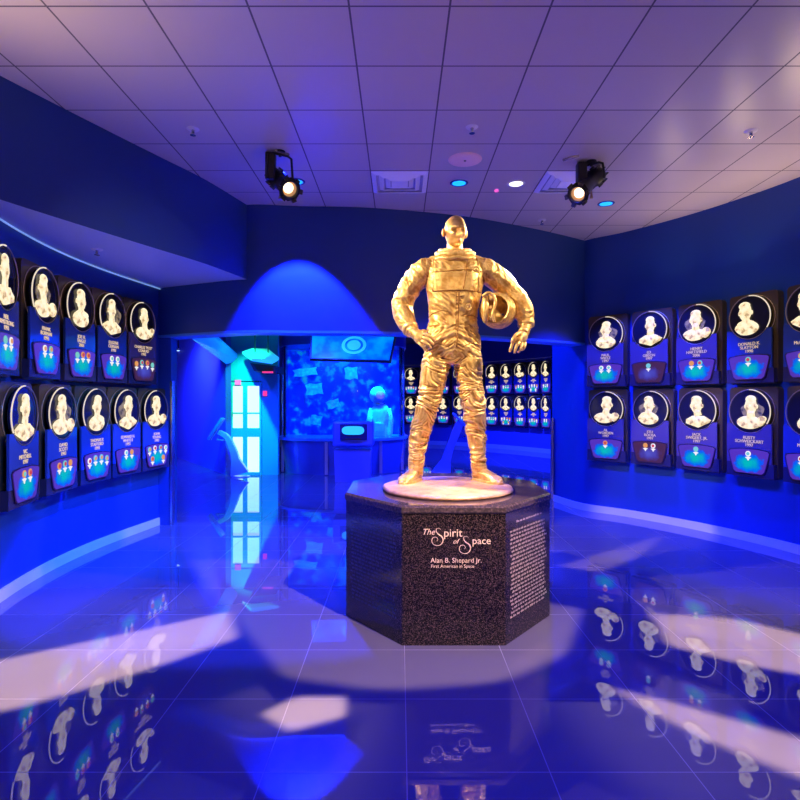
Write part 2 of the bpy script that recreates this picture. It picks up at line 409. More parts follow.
# teal lit hanging sign, and dark bulkhead under it
root = empty('hanging_sign', px(262, 361, 11.2), 'green lit angular panel hanging above the glass doors', 'hanging panel')
P = [px(242, 354, 12), px(252, 350.5, 12), px(268, 351, 12.1), px(279, 360, 11.2), px(272, 364, 10.9), px(252, 361, 10.9)]
bm = bmesh.new(); vs = [bm.verts.new(p) for p in P]; vt = [bm.verts.new(p+Vector((0, 0, .05))) for p in P]
bm.faces.new(vs); bm.faces.new(vt[::-1])
for i in range(6): bm.faces.new((vs[i], vs[(i+1) % 6], vt[(i+1) % 6], vt[i]))
bmesh.ops.recalc_face_normals(bm, faces=bm.faces)
part_world('panel', bm, mat('green_lit_panel', (.1, .6, .5), .4, emit=(.03, .6, .48), es=.7), root)
bm = bmesh.new()
for x, y in ((255, 353), (268, 354)): tube(bm, [px(x, y, 11.7), Vector((px(x, y, 11.7).x, 11.7, 3.7))], .012, 6)
part_world('hanger', bm, BLACK, root)
bm = bmesh.new(); ps = [px(250, 363, 11.6), px(276, 366, 11.6), px(276, 373, 11.6), px(254, 371, 11.6)]
vs = [bm.verts.new(p) for p in ps]; vt = [bm.verts.new(p+Vector((0, .77, 0))) for p in ps]
bm.faces.new(vs); bm.faces.new(vt[::-1])
for i in range(4): bm.faces.new((vs[i], vs[(i+1) % 4], vt[(i+1) % 4], vt[i]))
bmesh.ops.recalc_face_normals(bm, faces=bm.faces)
root = empty('exit_bulkhead', px(264, 371, 11.6), 'dark overhead box with a thin red strip above the glass doors', 'overhead box')
part_world('box_body', bm, DARK, root)
bm = bmesh.new(); a = px(262.5, 373, 11.58); b = px(273, 371.5, 11.58); box(bm, a.x, b.x, 11.55, 11.6, a.z, b.z); part_world('red_strip', bm, RED, root)
# slanted light-blue hanging banner
root = empty('hanging_banner', px(215, 350, 11), 'long light blue slanted panel hanging from the dark gallery ceiling at left', 'hanging panel')
P = [px(192, 339, 10), px(211, 334, 10.6), px(242, 361, 12.8), px(226, 364, 12.2)]
bm = bmesh.new(); vs = [bm.verts.new(p) for p in P]; vt = [bm.verts.new(p+Vector((0, .03, .06))) for p in P]
bm.faces.new(vs); bm.faces.new(vt[::-1])
for i in range(4): bm.faces.new((vs[i], vs[(i+1) % 4], vt[(i+1) % 4], vt[i]))
bmesh.ops.recalc_face_normals(bm, faces=bm.faces)
part_world('banner_panel', bm, mat('banner_face', (.15, .4, .9), .3, emit=(.0, .12, .75), es=.6), root)
for p, q in ((P[0], P[1]), (P[3], P[2])):
    bm = bmesh.new(); c = (p+q)/2; tube(bm, [c, Vector((c.x, c.y, 3.7))], .012, 6)
    part_world('hanger', bm, BLACK, root)
LED = mat('blue_led_lens', (.2, .4, .9), .3, emit=(.35, .6, 1), es=2.0)
WLED = mat('white_led_lens', (.9, .9, .9), .3, emit=(1, 1, .85), es=2.2)
for i, (x, y, rr, m, lb) in enumerate(((200, 337.5, .16, WLED, 'white light fitting at the top left of the gallery ceiling'), (241, 337.5, .10, LED, 'blue downlight above the hanging panels in the gallery'),
        (178.5, 350.5, .08, LED, 'blue downlight nearest the left edge of the gallery opening'), (491, 342.5, .13, WLED, 'white downlight in the dark gallery ceiling beside the statue hand'), (539, 342.5, .1, LED, 'blue downlight at the right end of the gallery ceiling'))):
    Y = F*2.0/(400-y) if y < 345 else 16.0
    c = px(x, y, Y); root = empty('gallery_downlight', c, lb, 'downlight')
    bm = bmesh.new(); disc(bm, c, rr*1.25, .06, (0, 0, 1)); part_world('trim_ring', bm, BLACK, root)
    bm = bmesh.new(); disc(bm, c+Vector((0, 0, -.012)), rr, .02, (0, 0, 1)); part_world('lens', bm, m, root)
    if c.z < 3.6:
        bm = bmesh.new(); tube(bm, [c+Vector((0, 0, .05)), Vector((c.x, c.y, 3.7))], .012, 6); part_world('stem', bm, BLACK, root)

# exhibit case
CB = catmull([(-2.78, 13.3), (-2.6, 12.75), (-2.0, 12.4), (-1.2, 12.3), (-.5, 12.5), (0.0, 13.0), (.1, 13.5)])
root = empty('exhibit_case', (-1.3, 13.2, 0), 'curved blue glass exhibit case with space mural and metal base', 'display case')
def ring_pts(cv, off=0):
    c = Vector((-1.35, 13.9, 0)); return [(p.x+(p.x-c.x)*off, p.y+(p.y-c.y)*off) for p in cv]
bm = bmesh.new()
top = ring_pts(CB, .03); bot = ring_pts(CB, -.02)
A = [bm.verts.new((x, y, .75)) for x, y in top]; B = [bm.verts.new((x, y, 0)) for x, y in bot]
back = [(.1, 14.6), (-2.78, 14.6)]
A += [bm.verts.new((x, y, .75)) for x, y in back]; B += [bm.verts.new((x, y, 0)) for x, y in back]
n = len(A); bm.faces.new(A); bm.faces.new(B[::-1])
for i in range(n): bm.faces.new((A[i], A[(i+1) % n], B[(i+1) % n], B[i]))
bmesh.ops.recalc_face_normals(bm, faces=bm.faces)
part_world('base', bm, mat('blue_metal', (.16, .22, .6), .25, .6), root)
for a in (CB[6], CB[20], CB[33], CB[42]):
    bm = bmesh.new(); box(bm, a.x-.03, a.x+.03, a.y-.07, a.y-.02, .02, .73)
    part_world('base_rib', bm, mat('rib_metal', (.5, .5, .6), .3, .7), root)
bm = bmesh.new(); prism(bm, ring_pts(CB, .06)+back, .75, .80, 'z'); part_world('ledge', bm, mat('ledge', (.1, .35, .6), .3), root)
bm = bmesh.new(); prism(bm, ring_pts(CB, .03)+back, 2.88, 3.7, 'z'); part_world('canopy', bm, mat('canopy_paint', (.06, .08, .5), .4), root)
# glass: thin curved pane
gl = bpy.data.materials.new('case_glass'); gl.use_nodes = True; nt = gl.node_tree; nt.nodes.remove(nt.nodes['Principled BSDF'])
tr = nt.nodes.new('ShaderNodeBsdfTransparent'); tr.inputs[0].default_value = (.85, .92, 1, 1)
gs = nt.nodes.new('ShaderNodeBsdfGlossy'); gs.inputs['Roughness'].default_value = .03
fr = nt.nodes.new('ShaderNodeFresnel'); fr.inputs[0].default_value = 1.18; mx = nt.nodes.new('ShaderNodeMixShader')
nt.links.new(fr.outputs[0], mx.inputs[0]); nt.links.new(tr.outputs[0], mx.inputs[1]); nt.links.new(gs.outputs[0], mx.inputs[2]); nt.links.new(mx.outputs[0], nt.nodes['Material Output'].inputs[0])
bm = bmesh.new(); pts = ring_pts(CB, 0); pin = ring_pts(CB, -.015)
Rg = [[bm.verts.new((x, y, .8)), bm.verts.new((x, y, 2.88)), bm.verts.new((a, b, 2.88)), bm.verts.new((a, b, .8))] for (x, y), (a, b) in zip(pts, pin)]
for a, b in zip(Rg, Rg[1:]):
    for k in range(4): bm.faces.new((a[k], a[(k+1) % 4], b[(k+1) % 4], b[k]))
bm.faces.new(Rg[0]); bm.faces.new(Rg[-1][::-1])
bmesh.ops.recalc_face_normals(bm, faces=bm.faces)
part_world('glass_front', bm, gl, root)
for a in (pts[2], pts[-3]):
  bm = bmesh.new(); tube(bm, [(a[0], a[1]-.02, .8), (a[0], a[1]-.02, 2.88)], .018, 8)
  part_world('glass_post', bm, mat('post_metal', (.3, .45, .8), .2, .8), root)
# mural
mu = mat('space_mural', (.01, .03, .4), .5)
ramp = ramp_emit(mu, 4.6, [(.0, (0, .0, .28)), (.49, (0, .012, .62)), (.56, (.0, .07, .8)), (.63, (.0, .32, .6)), (.8, (.02, .5, .5))], .75, detail=14)  # case lighting put into the mural colour as glow
M2 = catmull([(-2.74, 13.4), (-2.7, 13.8), (-2.2, 13.75), (-1.5, 13.7), (-.8, 13.8), (-.2, 13.95), (.04, 13.8), (.07, 13.5)])
bm = bmesh.new(); Rm = [[bm.verts.new((p.x, p.y+d, z)) for d, z in ((0, .8), (0, 2.88), (.06, 2.88), (.06, .8))] for p in M2]
for a, b in zip(Rm, Rm[1:]):
    for k in range(4): bm.faces.new((a[k], a[(k+1) % 4], b[(k+1) % 4], b[k]))
bmesh.ops.recalc_face_normals(bm, faces=bm.faces)
part_world('mural', bm, mu, root)
# picture cards on the mural, their lighting put in as glow
TEALM = mat('teal_picture', (.05, .5, .5), .4, emit=(.0, .45, .55), es=.7)
random.seed(3)
ramp_emit(TEALM, 14, [(.35, (0, .02, .6)), (.5, (0, .2, .6)), (.62, (.0, .5, .5))], .75, detail=10)
for (x, y, wd, ht, an) in ((314, 389, 17, 12, .1), (351, 373, 13, 13, .05), (333, 404, 13, 9, .3), (316, 420, 11, 10, -.2), (305, 372, 24, 8, .12)):
    bm = bmesh.new(); c = px(x, y, 13.55); w2 = wd/F*13.6/2; h2 = ht/F*13.6/2
    P2 = []
    for a_, b_ in ((-1, -.8), (-.3, -1), (.5, -.8), (1, -1), (.9, .2), (1, .9), (.2, .8), (-.4, 1), (-1, .8), (-.85, 0)):
        P2.append((c.x+w2*a_*math.cos(an)-h2*b_*math.sin(an), c.z+w2*a_*math.sin(an)+h2*b_*math.cos(an)))
    prism(bm, P2, 13.55, 13.6, 'y'); part_world('picture', bm, TEALM, root)
# space suit inside case
SU = mat('suit_fabric', (.55, .85, .82), .6, bump=(9, .6, .02))
root = empty('space_suit', px(378, 446, 13.0)*1, 'pale green space suit with helmet standing inside the glass case', 'space suit')
root.location.z = .8
q = lambda x, y, d=0: px(x, y, 13.0+d)
s13 = 13.0/F
bm = bmesh.new()
tube(bm, [q(378.5, 442), q(379, 432), q(379.5, 422), q(380, 412), q(380, 407), q(379, 403)], [(11*s13, .2), (9.5*s13, .19), (8.5*s13, .18), (9.5*s13, .19), (8*s13, .15), (3*s13, .08)], 16)
tube(bm, [q(373, 409), q(370, 420, -.05), q(371, 432, -.1), q(374, 440, -.2)], [4*s13, 3.5*s13, 3*s13, 2*s13], 10)
tube(bm, [q(387, 409), q(390, 420), q(390, 432, -.05), q(388, 441, -.1)], [4*s13, 3.5*s13, 3*s13, 2*s13], 10)
tube(bm, [q(375, 436), q(374.5, 446, 0)], [4.5*s13, 4*s13], 10); tube(bm, [q(384, 436), q(384, 446)], [4.5*s13, 4*s13], 10)
part_world('suit_body', bm, SU, root, True)
bm = bmesh.new(); ellipsoid(bm, q(377.5, 395), (8*s13, .2, 8.5*s13)); part_world('helmet', bm, SU, root, True)
bm = bmesh.new(); ellipsoid(bm, q(379.5, 395, -.11), (4.8*s13, .12, 4.5*s13)); part_world('visor', bm, mat('visor_glass', (.25, .2, .5), .1, emit=(.35, .25, .6), es=.5), root, True)
bm = bmesh.new(); c = q(379, 404); tube(bm, [(c.x+6*s13*math.cos(t*PI/8), c.y+.15*math.sin(t*PI/8), c.z) for t in range(16)], .03, 8, closed=True); part_world('neck_ring', bm, CHROME, root)
bm = bmesh.new(); c = q(380, 427, -.2); box(bm, c.x-.12, c.x+.1, c.y-.05, c.y+.05, c.z-.1, c.z+.1, bev=.02); part_world('chest_pack', bm, SU, root)
root.location.z = .8

# kiosk
root = empty('kiosk', (px(352, 0, 11.3).x, 11.4, 0), 'blue touchscreen kiosk standing in front of the exhibit case', 'kiosk')
KM = mat('kiosk_blue', (.10, .16, .6), .3, .3)
cx = root.location.x; k11 = 11.3/F
bm = bmesh.new(); prism(bm, [(cx-17*k11, 0), (cx+18*k11, 0), (cx+19*k11, Z(444)-.03), (cx-18*k11, Z(444)-.03)], 11.3, 11.75, 'y'); part_world('pedestal', bm, KM, root)
bm = bmesh.new(); a = px(333, 446, 11.3); b = px(373.5, 421.5, 11.3); box(bm, a.x, b.x, 11.22, 11.7, a.z, b.z, bev=.03); part_world('console', bm, KM, root)
bm = bmesh.new(); a = px(340, 440, 11.2); b = px(367, 424, 11.2); box(bm, a.x, b.x, 11.19, 11.23, a.z, b.z, bev=.008); part_world('screen_bezel', bm, mat('bezel', (.01, .01, .08), .2), root)
bm = bmesh.new(); c = px(353, 430.5, 11.18); prism(bm, [(c.x+.22*math.copysign(abs(math.cos(t))**.5, math.cos(t)), c.z+.085*math.copysign(abs(math.sin(t))**.8, math.sin(t))) for t in [2*PI*k/32 for k in range(32)]], 11.17, 11.19, 'y')
part_world('screen', bm, mat('kiosk_screen', (.05, .5, .5), .3, emit=(.03, .6, .6), es=.9), root)
bm = bmesh.new(); a = px(345, 439.8, 11.2); b = px(361, 438.2, 11.2); box(bm, a.x, b.x, 11.17, 11.2, a.z, b.z); part_world('card_slot', bm, BLACK, root)

# hanging screen in front of the case
root = empty('hanging_screen', px(353, 346, 10.5), 'wide tilted video screen with green circular emblem hung above the case', 'screen')
P = [px(310.5, 331, 10.7), px(397, 333, 10.7), px(391, 361, 10.4), px(309.5, 358.5, 10.4)]
def slab(P, d, name, m, root, inset=0):
    c = sum(P, Vector())/4; Q = [p+(c-p)*inset for p in P]
    n = (P[1]-P[0]).cross(P[2]-P[0]).normalized()
    if n.y > 0: n = -n
    bm = bmesh.new(); vs = [bm.verts.new(p+n*d[0]) for p in Q]; vt = [bm.verts.new(p+n*d[1]) for p in Q]
    bm.faces.new(vs); bm.faces.new(vt[::-1])
    for i in range(4): bm.faces.new((vs[i], vs[(i+1) % 4], vt[(i+1) % 4], vt[i]))
    bmesh.ops.recalc_face_normals(bm, faces=bm.faces); return part_world(name, bm, m, root), n
slab(P, (-.08, 0), 'housing', BLACK, root)
scm = mat('screen_picture', (.0, .1, .4), .3)
ramp_emit(scm, 3.2, [(.3, (0, .05, .8)), (.45, (0, .12, .75)), (.55, (.0, .3, .65)), (.7, (.0, .42, .6))], .8, detail=6)
_, nn = slab(P, (0, .01), 'screen_picture', scm, root, .05)
bm = bmesh.new(); c = px(354, 345.5, 10.53); vz = ((P[0]+P[1])-(P[2]+P[3])).normalized(); vx = (P[1]-P[0]).normalized()
for r0, r1 in ((.20, .15), (.11, .0)):
    o_ = []; i_ = []
    for k in range(28):
        t = 2*PI*k/28; o_.append(bm.verts.new(c+nn*.016+vx*r0*1.15*math.cos(t)+vz*r0*math.sin(t)))
        if r1: i_.append(bm.verts.new(c+nn*.016+vx*r1*1.15*math.cos(t)+vz*r1*math.sin(t)))
    if r1:
        for k in range(28): bm.faces.new((o_[k], o_[(k+1) % 28], i_[(k+1) % 28], i_[k]))
    else: bm.faces.new(o_)
part_world('emblem', bm, mat('emblem_glow', (.1, .7, .5), .4, emit=(.02, .55, .5), es=.65), root)
for x in (325, 382):
  bm = bmesh.new(); tube(bm, [px(x, 333, 10.75), Vector((px(x, 333, 10.75).x, 10.75, 3.7))], .02, 6)
  part_world('hanger', bm, BLACK, root)

# reading stands
def reading_stand(label, xb, yb, pts, topquad, m, tri):
    Y = F*CZ/(yb-400); base = px(xb, yb, Y); base.z = 0
    root = empty('reading_stand', base, label, 'reading stand')
    q = lambda x, y, d=0: px(x, y, Y+d)
    bm = bmesh.new(); cv = catmull([q(*p[:2]) for p in pts], 6)
    rr = []
    for i in range(len(cv)):
        t = i/(len(cv)-1)*(len(pts)-1); k = min(int(t), len(pts)-2); w_ = pts[k][2]+(pts[k+1][2]-pts[k][2])*(t-k); rr.append((w_*Y/F, .07))
    # flat curved arm: ribbon with width in view plane
    L_ = []
    for i, p in enumerate(cv):
        t = (cv[min(i+1, len(cv)-1)]-cv[max(i-1, 0)]).normalized(); s = Vector((t.z, 0, -t.x)).normalized()*rr[i][0]
        L_.append([bm.verts.new(p+s+Vector((0, -.06, 0))), bm.verts.new(p-s+Vector((0, -.06, 0))), bm.verts.new(p-s+Vector((0, .06, 0))), bm.verts.new(p+s+Vector((0, .06, 0)))])
    for a, b in zip(L_, L_[1:]):
        for k in range(4): bm.faces.new((a[k], a[(k+1) % 4], b[(k+1) % 4], b[k]))
    bm.faces.new(L_[0]); bm.faces.new(L_[-1][::-1]); bmesh.ops.recalc_face_normals(bm, faces=bm.faces)
    for v in bm.verts: v.co.z = max(v.co.z, .012)
    part_world('curved_leg', bm, m, root)
    bm = bmesh.new(); disc(bm, base+Vector((0, .05, 0)), .2, .015, (0, 0, 1)); part_world('foot_plate', bm, m, root)
    bm = bmesh.new(); tube(bm, [q(*p) for p in tri], .028, 8, closed=True); part_world('bracket', bm, m, root)
    bm = bmesh.new(); a, b = [q(*p) for p in topquad]; t = (b-a).normalized(); nrm = Vector((-t.z, 0, t.x))
    for sx in (-1,):
        vs = [bm.verts.new(p+nrm*o_+Vector((0, d, 0))) for d in (-.1, .1) for p, o_ in ((a, 0), (b, 0), (b, .05), (a, .05))]
        bm.faces.new(vs[:4]); bm.faces.new(vs[4:][::-1])
        for k in range(4): bm.faces.new((vs[k], vs[(k+1) % 4], vs[4+(k+1) % 4], vs[4+k]))
    bmesh.ops.recalc_face_normals(bm, faces=bm.faces)
    part_world('reading_panel', bm, mat('stand_panel', (.15, .35, .75), .3, .2), root)
STM = mat('stand_metal', (.6, .6, .8), .35, .3)
reading_stand('silver reading stand with tilted panel on curved leg left of the glass doors', 240, 477,
    [(219, 432, 2), (227, 437, 2.4), (233, 449, 3), (236, 460, 4), (240, 474, 9)], ((210, 440), (224, 419)), STM, [(217, 440), (221, 431), (227, 440)])
reading_stand('blue curved reading stand seen between the legs of the statue', 441, 476,
    [(461, 421, 3.5), (456, 432, 4), (450, 447, 4), (446, 460, 4.5), (441, 475, 10)], ((452, 414), (466, 428)), mat('stand_blue', (.12, .25, .8), .35, .3), [(455, 424), (465, 438), (456, 438)])

# ------------------------------------------------------------------ ceiling fittings
def cpx(x, y): Y = F*(CE-CZ)/(400-y); return Vector(((x-400)/F*Y, Y, CE))
VM = mat('vent_paint', (.95, .93, .95), .4)
def vent(x0, y0, label):
    root = empty('ceiling_vent', (x0+.305, y0+.305, CE), label, 'air vent')
    bm = bmesh.new()
    for a in (.30, .22, .15):
        d = {.30: .0, .22: .022, .15: .044}[a]
        o_ = a; i_ = a-.045
        R = [[bm.verts.new((sx*r, sy*r, z)) for sx, sy in ((-1, -1), (1, -1), (1, 1), (-1, 1))] for r, z in ((o_, -.004-d*.0), (i_, -.030), (i_-.006, -.026), (o_-.01, -.001))]
        for p, q_ in zip(R, R[1:]):
            for k in range(4): bm.faces.new((p[k], p[(k+1) % 4], q_[(k+1) % 4], q_[k]))
    box(bm, -.09, .09, -.09, .09, -.03, -.02)
    bmesh.ops.recalc_face_normals(bm, faces=bm.faces)
    link_mesh('louvre', bm, VM, root)
    bm = bmesh.new(); box(bm, -.28, .28, -.28, .28, -.003, 0); link_mesh('duct_opening', bm, mat('duct_dark', (.42, .40, .5), .6), root)
vent(-.308, 5.846, 'square louvred ceiling vent nearer the left spotlight'); vent(1.522, 5.846, 'square louvred ceiling vent partly behind the right spotlight')
def sprinkler(c, label):
    root = empty('sprinkler', c, label, 'sprinkler')
    bm = bmesh.new(); lathe(bm, [(.0, -.012), (.045, -.010), (.055, 0)], Matrix(), 24); link_mesh('escutcheon', bm, PLASTIC, root)
    bm = bmesh.new(); lathe(bm, [(.0, -.05), (.012, -.05), (.014, -.02), (.016, -.01)], Matrix(), 12); link_mesh('nozzle', bm, CHROME, root)
    bm = bmesh.new(); disc(bm, (0, 0, -.056), .026, .004, (0, 0, 1), 16); link_mesh('deflector', bm, CHROME, root)
sprinkler(cpx(472, 127), 'sprinkler head in ceiling above the round speaker'); sprinkler(cpx(193, 129), 'sprinkler head on the left of the tiled ceiling')
sprinkler(cpx(751, 131), 'sprinkler head on the far right of the tiled ceiling'); sprinkler(cpx(542, 220), 'small sprinkler head near the back wall on right')
c = px(97, 253, 5.5); c.z = 3.12; sprinkler(c, 'sprinkler head under the blue soffit above left plaques')
c = cpx(465, 159.5); bm = bmesh.new(); lathe(bm, [(0, -.012), (.14, -.012), (.165, -.006), (.168, 0)], Matrix.Translation(c), 40)
SPK = mat('speaker_grille', (1.0, .66, .55), .6)
root = empty('ceiling_speaker', c, 'round pinkish ceiling speaker grille beside the sprinkler', 'speaker')
for v in bm.verts: v.co -= c
link_mesh('grille', bm, SPK, root)
bm = bmesh.new(); disc(bm, (0, 0, -.016), .012, .006, (0, 0, 1), 12); link_mesh('centre_screw', bm, BLACK, root)
BL2 = mat('blue_lamp_lens', (.1, .4, .9), .3, emit=(.0, .42, 1.0), es=1.4)
for x, y, m, lb in ((459, 183, BL2, 'blue recessed downlight in ceiling right of the left vent'), (516, 183.5, WLED, 'white recessed downlight in ceiling between the two vents'),
                    (606, 203.5, BL2, 'blue recessed downlight in ceiling right of the right spotlight'), (296, 181.5, BL2, 'blue recessed downlight just above the left spotlight lens')):
    c = cpx(x, y); root = empty('ceiling_downlight', c, lb, 'downlight')
    bm = bmesh.new(); lathe(bm, [(.072, -.004), (.085, -.010), (.10, -.004), (.10, 0)], Matrix(), 32); link_mesh('trim_ring', bm, mat('dark_blue_ring', (.02, .05, .3), .4) if m is BL2 else PLASTIC, root)
    bm = bmesh.new(); disc(bm, (0, 0, -.005), .078, .004, (0, 0, 1), 32); link_mesh('lens', bm, m, root)
c = cpx(496.5, 190); bm = bmesh.new(); disc(bm, c+Vector((0, 0, -.02)), .022, .02, (0, 0, 1), 16); tag(link_mesh('ceiling_indicator', bm, PNK), 'tiny pink indicator light on ceiling beside the white downlight', 'indicator light')

# theatrical profile spotlights
LENS = mat('hot_lens', (.9, .8, .6), .2, emit=(1, .80, .50), es=3.0)
LENS2 = mat('lens_barrel_inside', (.6, .35, .15), .4, emit=(1, .5, .2), es=.35)
def profile_spot(mount, back, front, label):
    root = empty('profile_spotlight', mount, label, 'spotlight')
    m0 = Vector(mount); b = Vector(back); f = Vector(front); ax = (f-b).normalized(); Ln = (f-b).length
    q = ax.to_track_quat('Z', 'Y').to_matrix().to_4x4(); T = Matrix.Translation(b) @ q
    bm = bmesh.new(); lathe(bm, [(0, -.06), (.05, -.055), (.085, -.02), (.09, .02), (.085, .09), (.06, .11), (.055, Ln*.5), (.072, Ln*.55), (.072, Ln*.9), (.085, Ln*.93), (.085, Ln), (.07, Ln), (.068, Ln-.04)], T, 24)
    part_world('barrel', bm, BLACK, root, True)
    bm = bmesh.new()
    for k in range(10):   # cooling fins
        t = 2*PI*k/10; mm = T @ Matrix.Rotation(t, 4, 'Z'); box(bm, .075, .105, -.006, .006, -.04, .085, mtx=mm)
    part_world('cooling_fin', bm, BLACK, root)
    bm = bmesh.new(); box(bm, -.1, .1, -.1, .1, Ln*.94, Ln*.96, mtx=T, bev=.02)
    for k in range(4): mm = T @ Matrix.Rotation(k*PI/2, 4, 'Z'); box(bm, .07, .105, -.025, .025, Ln*.92, Ln*1.0, mtx=mm)
    for fc in list(bm.faces): pass
    bm.free()
    bm = bmesh.new(); lathe(bm, [(.072, Ln*.93), (.108, Ln*.93), (.108, Ln*.955), (.072, Ln*.955)], T, 8, closed=True)
    for k in range(6): mm = T @ Matrix.Rotation(k*PI/3, 4, 'Z'); box(bm, .09, .115, -.02, .02, Ln*.95, Ln*1.02, mtx=mm)
    part_world('accessory_holder', bm, BLACK, root)
    bm = bmesh.new(); disc(bm, T @ Vector((0, 0, Ln-.045)), .068, .005, ax, 24); part_world('lens_inside', bm, LENS2, root)
    bm = bmesh.new(); disc(bm, T @ Vector((-.012*(1 if ax.x > 0 else -1), .008, Ln-.035)), .046, .006, ax, 24); part_world('lens', bm, LENS, root)
    # yoke
    c = b.lerp(f, .3); side = ax.cross(Vector((0, 0, 1))).normalized()
    bm = bmesh.new(); top = Vector((c.x, c.y, m0.z-.05)); hw = .125
    tube(bm, [c+side*hw, c+side*hw+Vector((0, 0, .06)), top+side*hw*.9, top+side*hw*.6+Vector((0, 0, .02)), top-side*hw*.6+Vector((0, 0, .02)), top-side*hw*.9, c-side*hw+Vector((0, 0, .06)), c-side*hw], .012, 8)
    part_world('yoke', bm, BLACK, root)
    bm = bmesh.new(); d_ = Vector((-.09 if ax.x > 0 else -.10, 0, 0)); pb = top+side*0+d_
    box(bm, pb.x-.045, pb.x+.045, pb.y-.05, pb.y+.05, pb.z-.23, pb.z+.03, bev=.01); part_world('power_box', bm, BLACK, root)
    bm = bmesh.new(); tube(bm, [top, Vector((top.x, top.y, CE))], .014, 8); disc(bm, (top.x, top.y, CE-.02), .05, .02, (0, 0, 1), 20); part_world('ceiling_clamp', bm, BLACK, root)
    bm = bmesh.new(); kp = c+Vector((0, 0, -.06)); tube(bm, [kp, kp+Vector((0, 0, -.06)), kp+Vector((0, 0, -.11))], [.01, .01, .018], 10); part_world('focus_knob', bm, mat('brass_knob', (.5, .35, .15), .3, .8), root)
    bm = bmesh.new(); tube(bm, catmull([pb+Vector((.03, 0, -.1)), pb+Vector((.1, -.03, -.16)), c+side*.05+Vector((0, 0, .1)), b+Vector((0, 0, .05))], 5), .006, 6); part_world('power_cord', bm, BLACK, root)
cm = cpx(276, 151)
profile_spot((cm.x, cm.y, CE), px(276, 178, 5.5), px(290.5, 190, 5.15), 'black theatre spotlight with lit lens on ceiling left of statue')
cm = cpx(587, 158)
profile_spot((cm.x, cm.y, CE), px(597, 176, 5.75), px(577, 195, 5.3), 'black theatre spotlight with lit lens on ceiling right of statue')
TRK = mat('track_steel', (.8, .7, .65), .25, .7)
for k, (a, b, lb) in enumerate((((275, 149), (289, 153.5), 'short steel ceiling bracket strip behind the left spotlight'), ((563, 159), (579, 154.5), 'short steel ceiling bracket strip behind the right spotlight'))):
    p, q_ = cpx(*a), cpx(*b); bm = bmesh.new(); tube(bm, [p-Vector((0, 0, .012)), q_-Vector((0, 0, .012))], .012, 6); tag(link_mesh('ceiling_bracket', bm, TRK), lb, 'bracket')

# ------------------------------------------------------------------ plaques
BOARD = mat('plaque_board', (.07, .045, .02), .3, bump=(20, .05, .01))
DISC = mat('dark_glass_disc', (.016, .015, .02), .08)
RING = mat('lit_ring_edge', (.05, .04, .03), .3, emit=(1, .84, .62), es=.85)
RING2 = mat('dim_shadow_ring', (.55, .42, .28), .3, .7)
PLATE = mat('blue_glass_plate', (.03, .06, .22), .15, coat=.4)
PLATE2 = mat('dusky_glass_plate', (.10, .07, .13), .15, coat=.4)
BUST = mat('etched_portrait', (.04, .03, .02), .6)
ramp_emit(BUST, 17, [(.34, (.50, .32, .15)), (.43, (.92, .74, .42)), (.60, (1, .88, .60))], 1.12, detail=4)
BUST2 = mat('etched_backdrop', (.03, .025, .02), .6)
ramp_emit(BUST2, 16, [(.42, (.02, .015, .01)), (.6, (.35, .26, .15))], .8)
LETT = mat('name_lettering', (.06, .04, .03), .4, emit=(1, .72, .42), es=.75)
CASE = mat('medal_case_glow', (.0, .02, .03), .3)
CASE2 = mat('medal_case_dusky', (.03, .01, .01), .3)
def radial(m, stops, es):  # paints the lighting of the medal recess as a glow gradient
    nt = m.node_tree; b = nt.nodes['Principled BSDF']; tc = nt.nodes.new('ShaderNodeTexCoord')
    mp = nt.nodes.new('ShaderNodeMapping'); mp.vector_type = 'POINT'
    mp.inputs['Location'].default_value = (0, 0, -.17/.15); mp.inputs['Scale'].default_value = (1/.25, 0, 1/.15)
    ln = nt.nodes.new('ShaderNodeVectorMath'); ln.operation = 'LENGTH'
    n = nt.nodes.new('ShaderNodeTexNoise'); n.inputs['Scale'].default_value = 16; n.inputs['Detail'].default_value = 3
    ad = nt.nodes.new('ShaderNodeMath'); ad.operation = 'MULTIPLY_ADD'; ad.inputs[1].default_value = .55
    nt.links.new(tc.outputs['Object'], mp.inputs[0]); nt.links.new(mp.outputs[0], ln.inputs[0]); nt.links.new(tc.outputs['Object'], n.inputs['Vector'])
    nt.links.new(n.outputs[0], ad.inputs[0]); nt.links.new(ln.outputs['Value'], ad.inputs[2])
    r = nt.nodes.new('ShaderNodeValToRGB'); e = r.color_ramp.elements
    while len(e) < len(stops): e.new(.5)
    for i, (p, c) in enumerate(stops): e[i].position = p; e[i].color = (*c, 1)
    nt.links.new(ad.outputs[0], r.inputs[0]); nt.links.new(r.outputs[0], b.inputs['Emission Color']); b.inputs['Emission Strength'].default_value = es
radial(CASE, [(.42, (.0, .55, .45)), (.68, (.0, .34, .62)), (.92, (.0, .10, .95)), (1.0, (.10, .03, .45))], .85)
radial(CASE2, [(.30, (.10, .12, .75)), (.7, (.06, .05, .45)), (.95, (.07, .02, .04))], .7)
MW = mat('medal_white', (.08, .08, .07), .4, emit=(1, .95, .85), es=.9)  # medals are given a glow of their own to look lit
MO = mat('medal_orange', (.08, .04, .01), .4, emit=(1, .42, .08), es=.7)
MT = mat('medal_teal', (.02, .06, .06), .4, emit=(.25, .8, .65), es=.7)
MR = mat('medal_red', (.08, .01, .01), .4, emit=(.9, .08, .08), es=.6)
PW, PH = .575, 1.03
RC = (0, .755); RAD = .245
def m_board():
    bm = bmesh.new(); prism(bm, rrect(-PW/2, PW/2, 0, PH, .045), -.09, 0, 'y')
    return bm
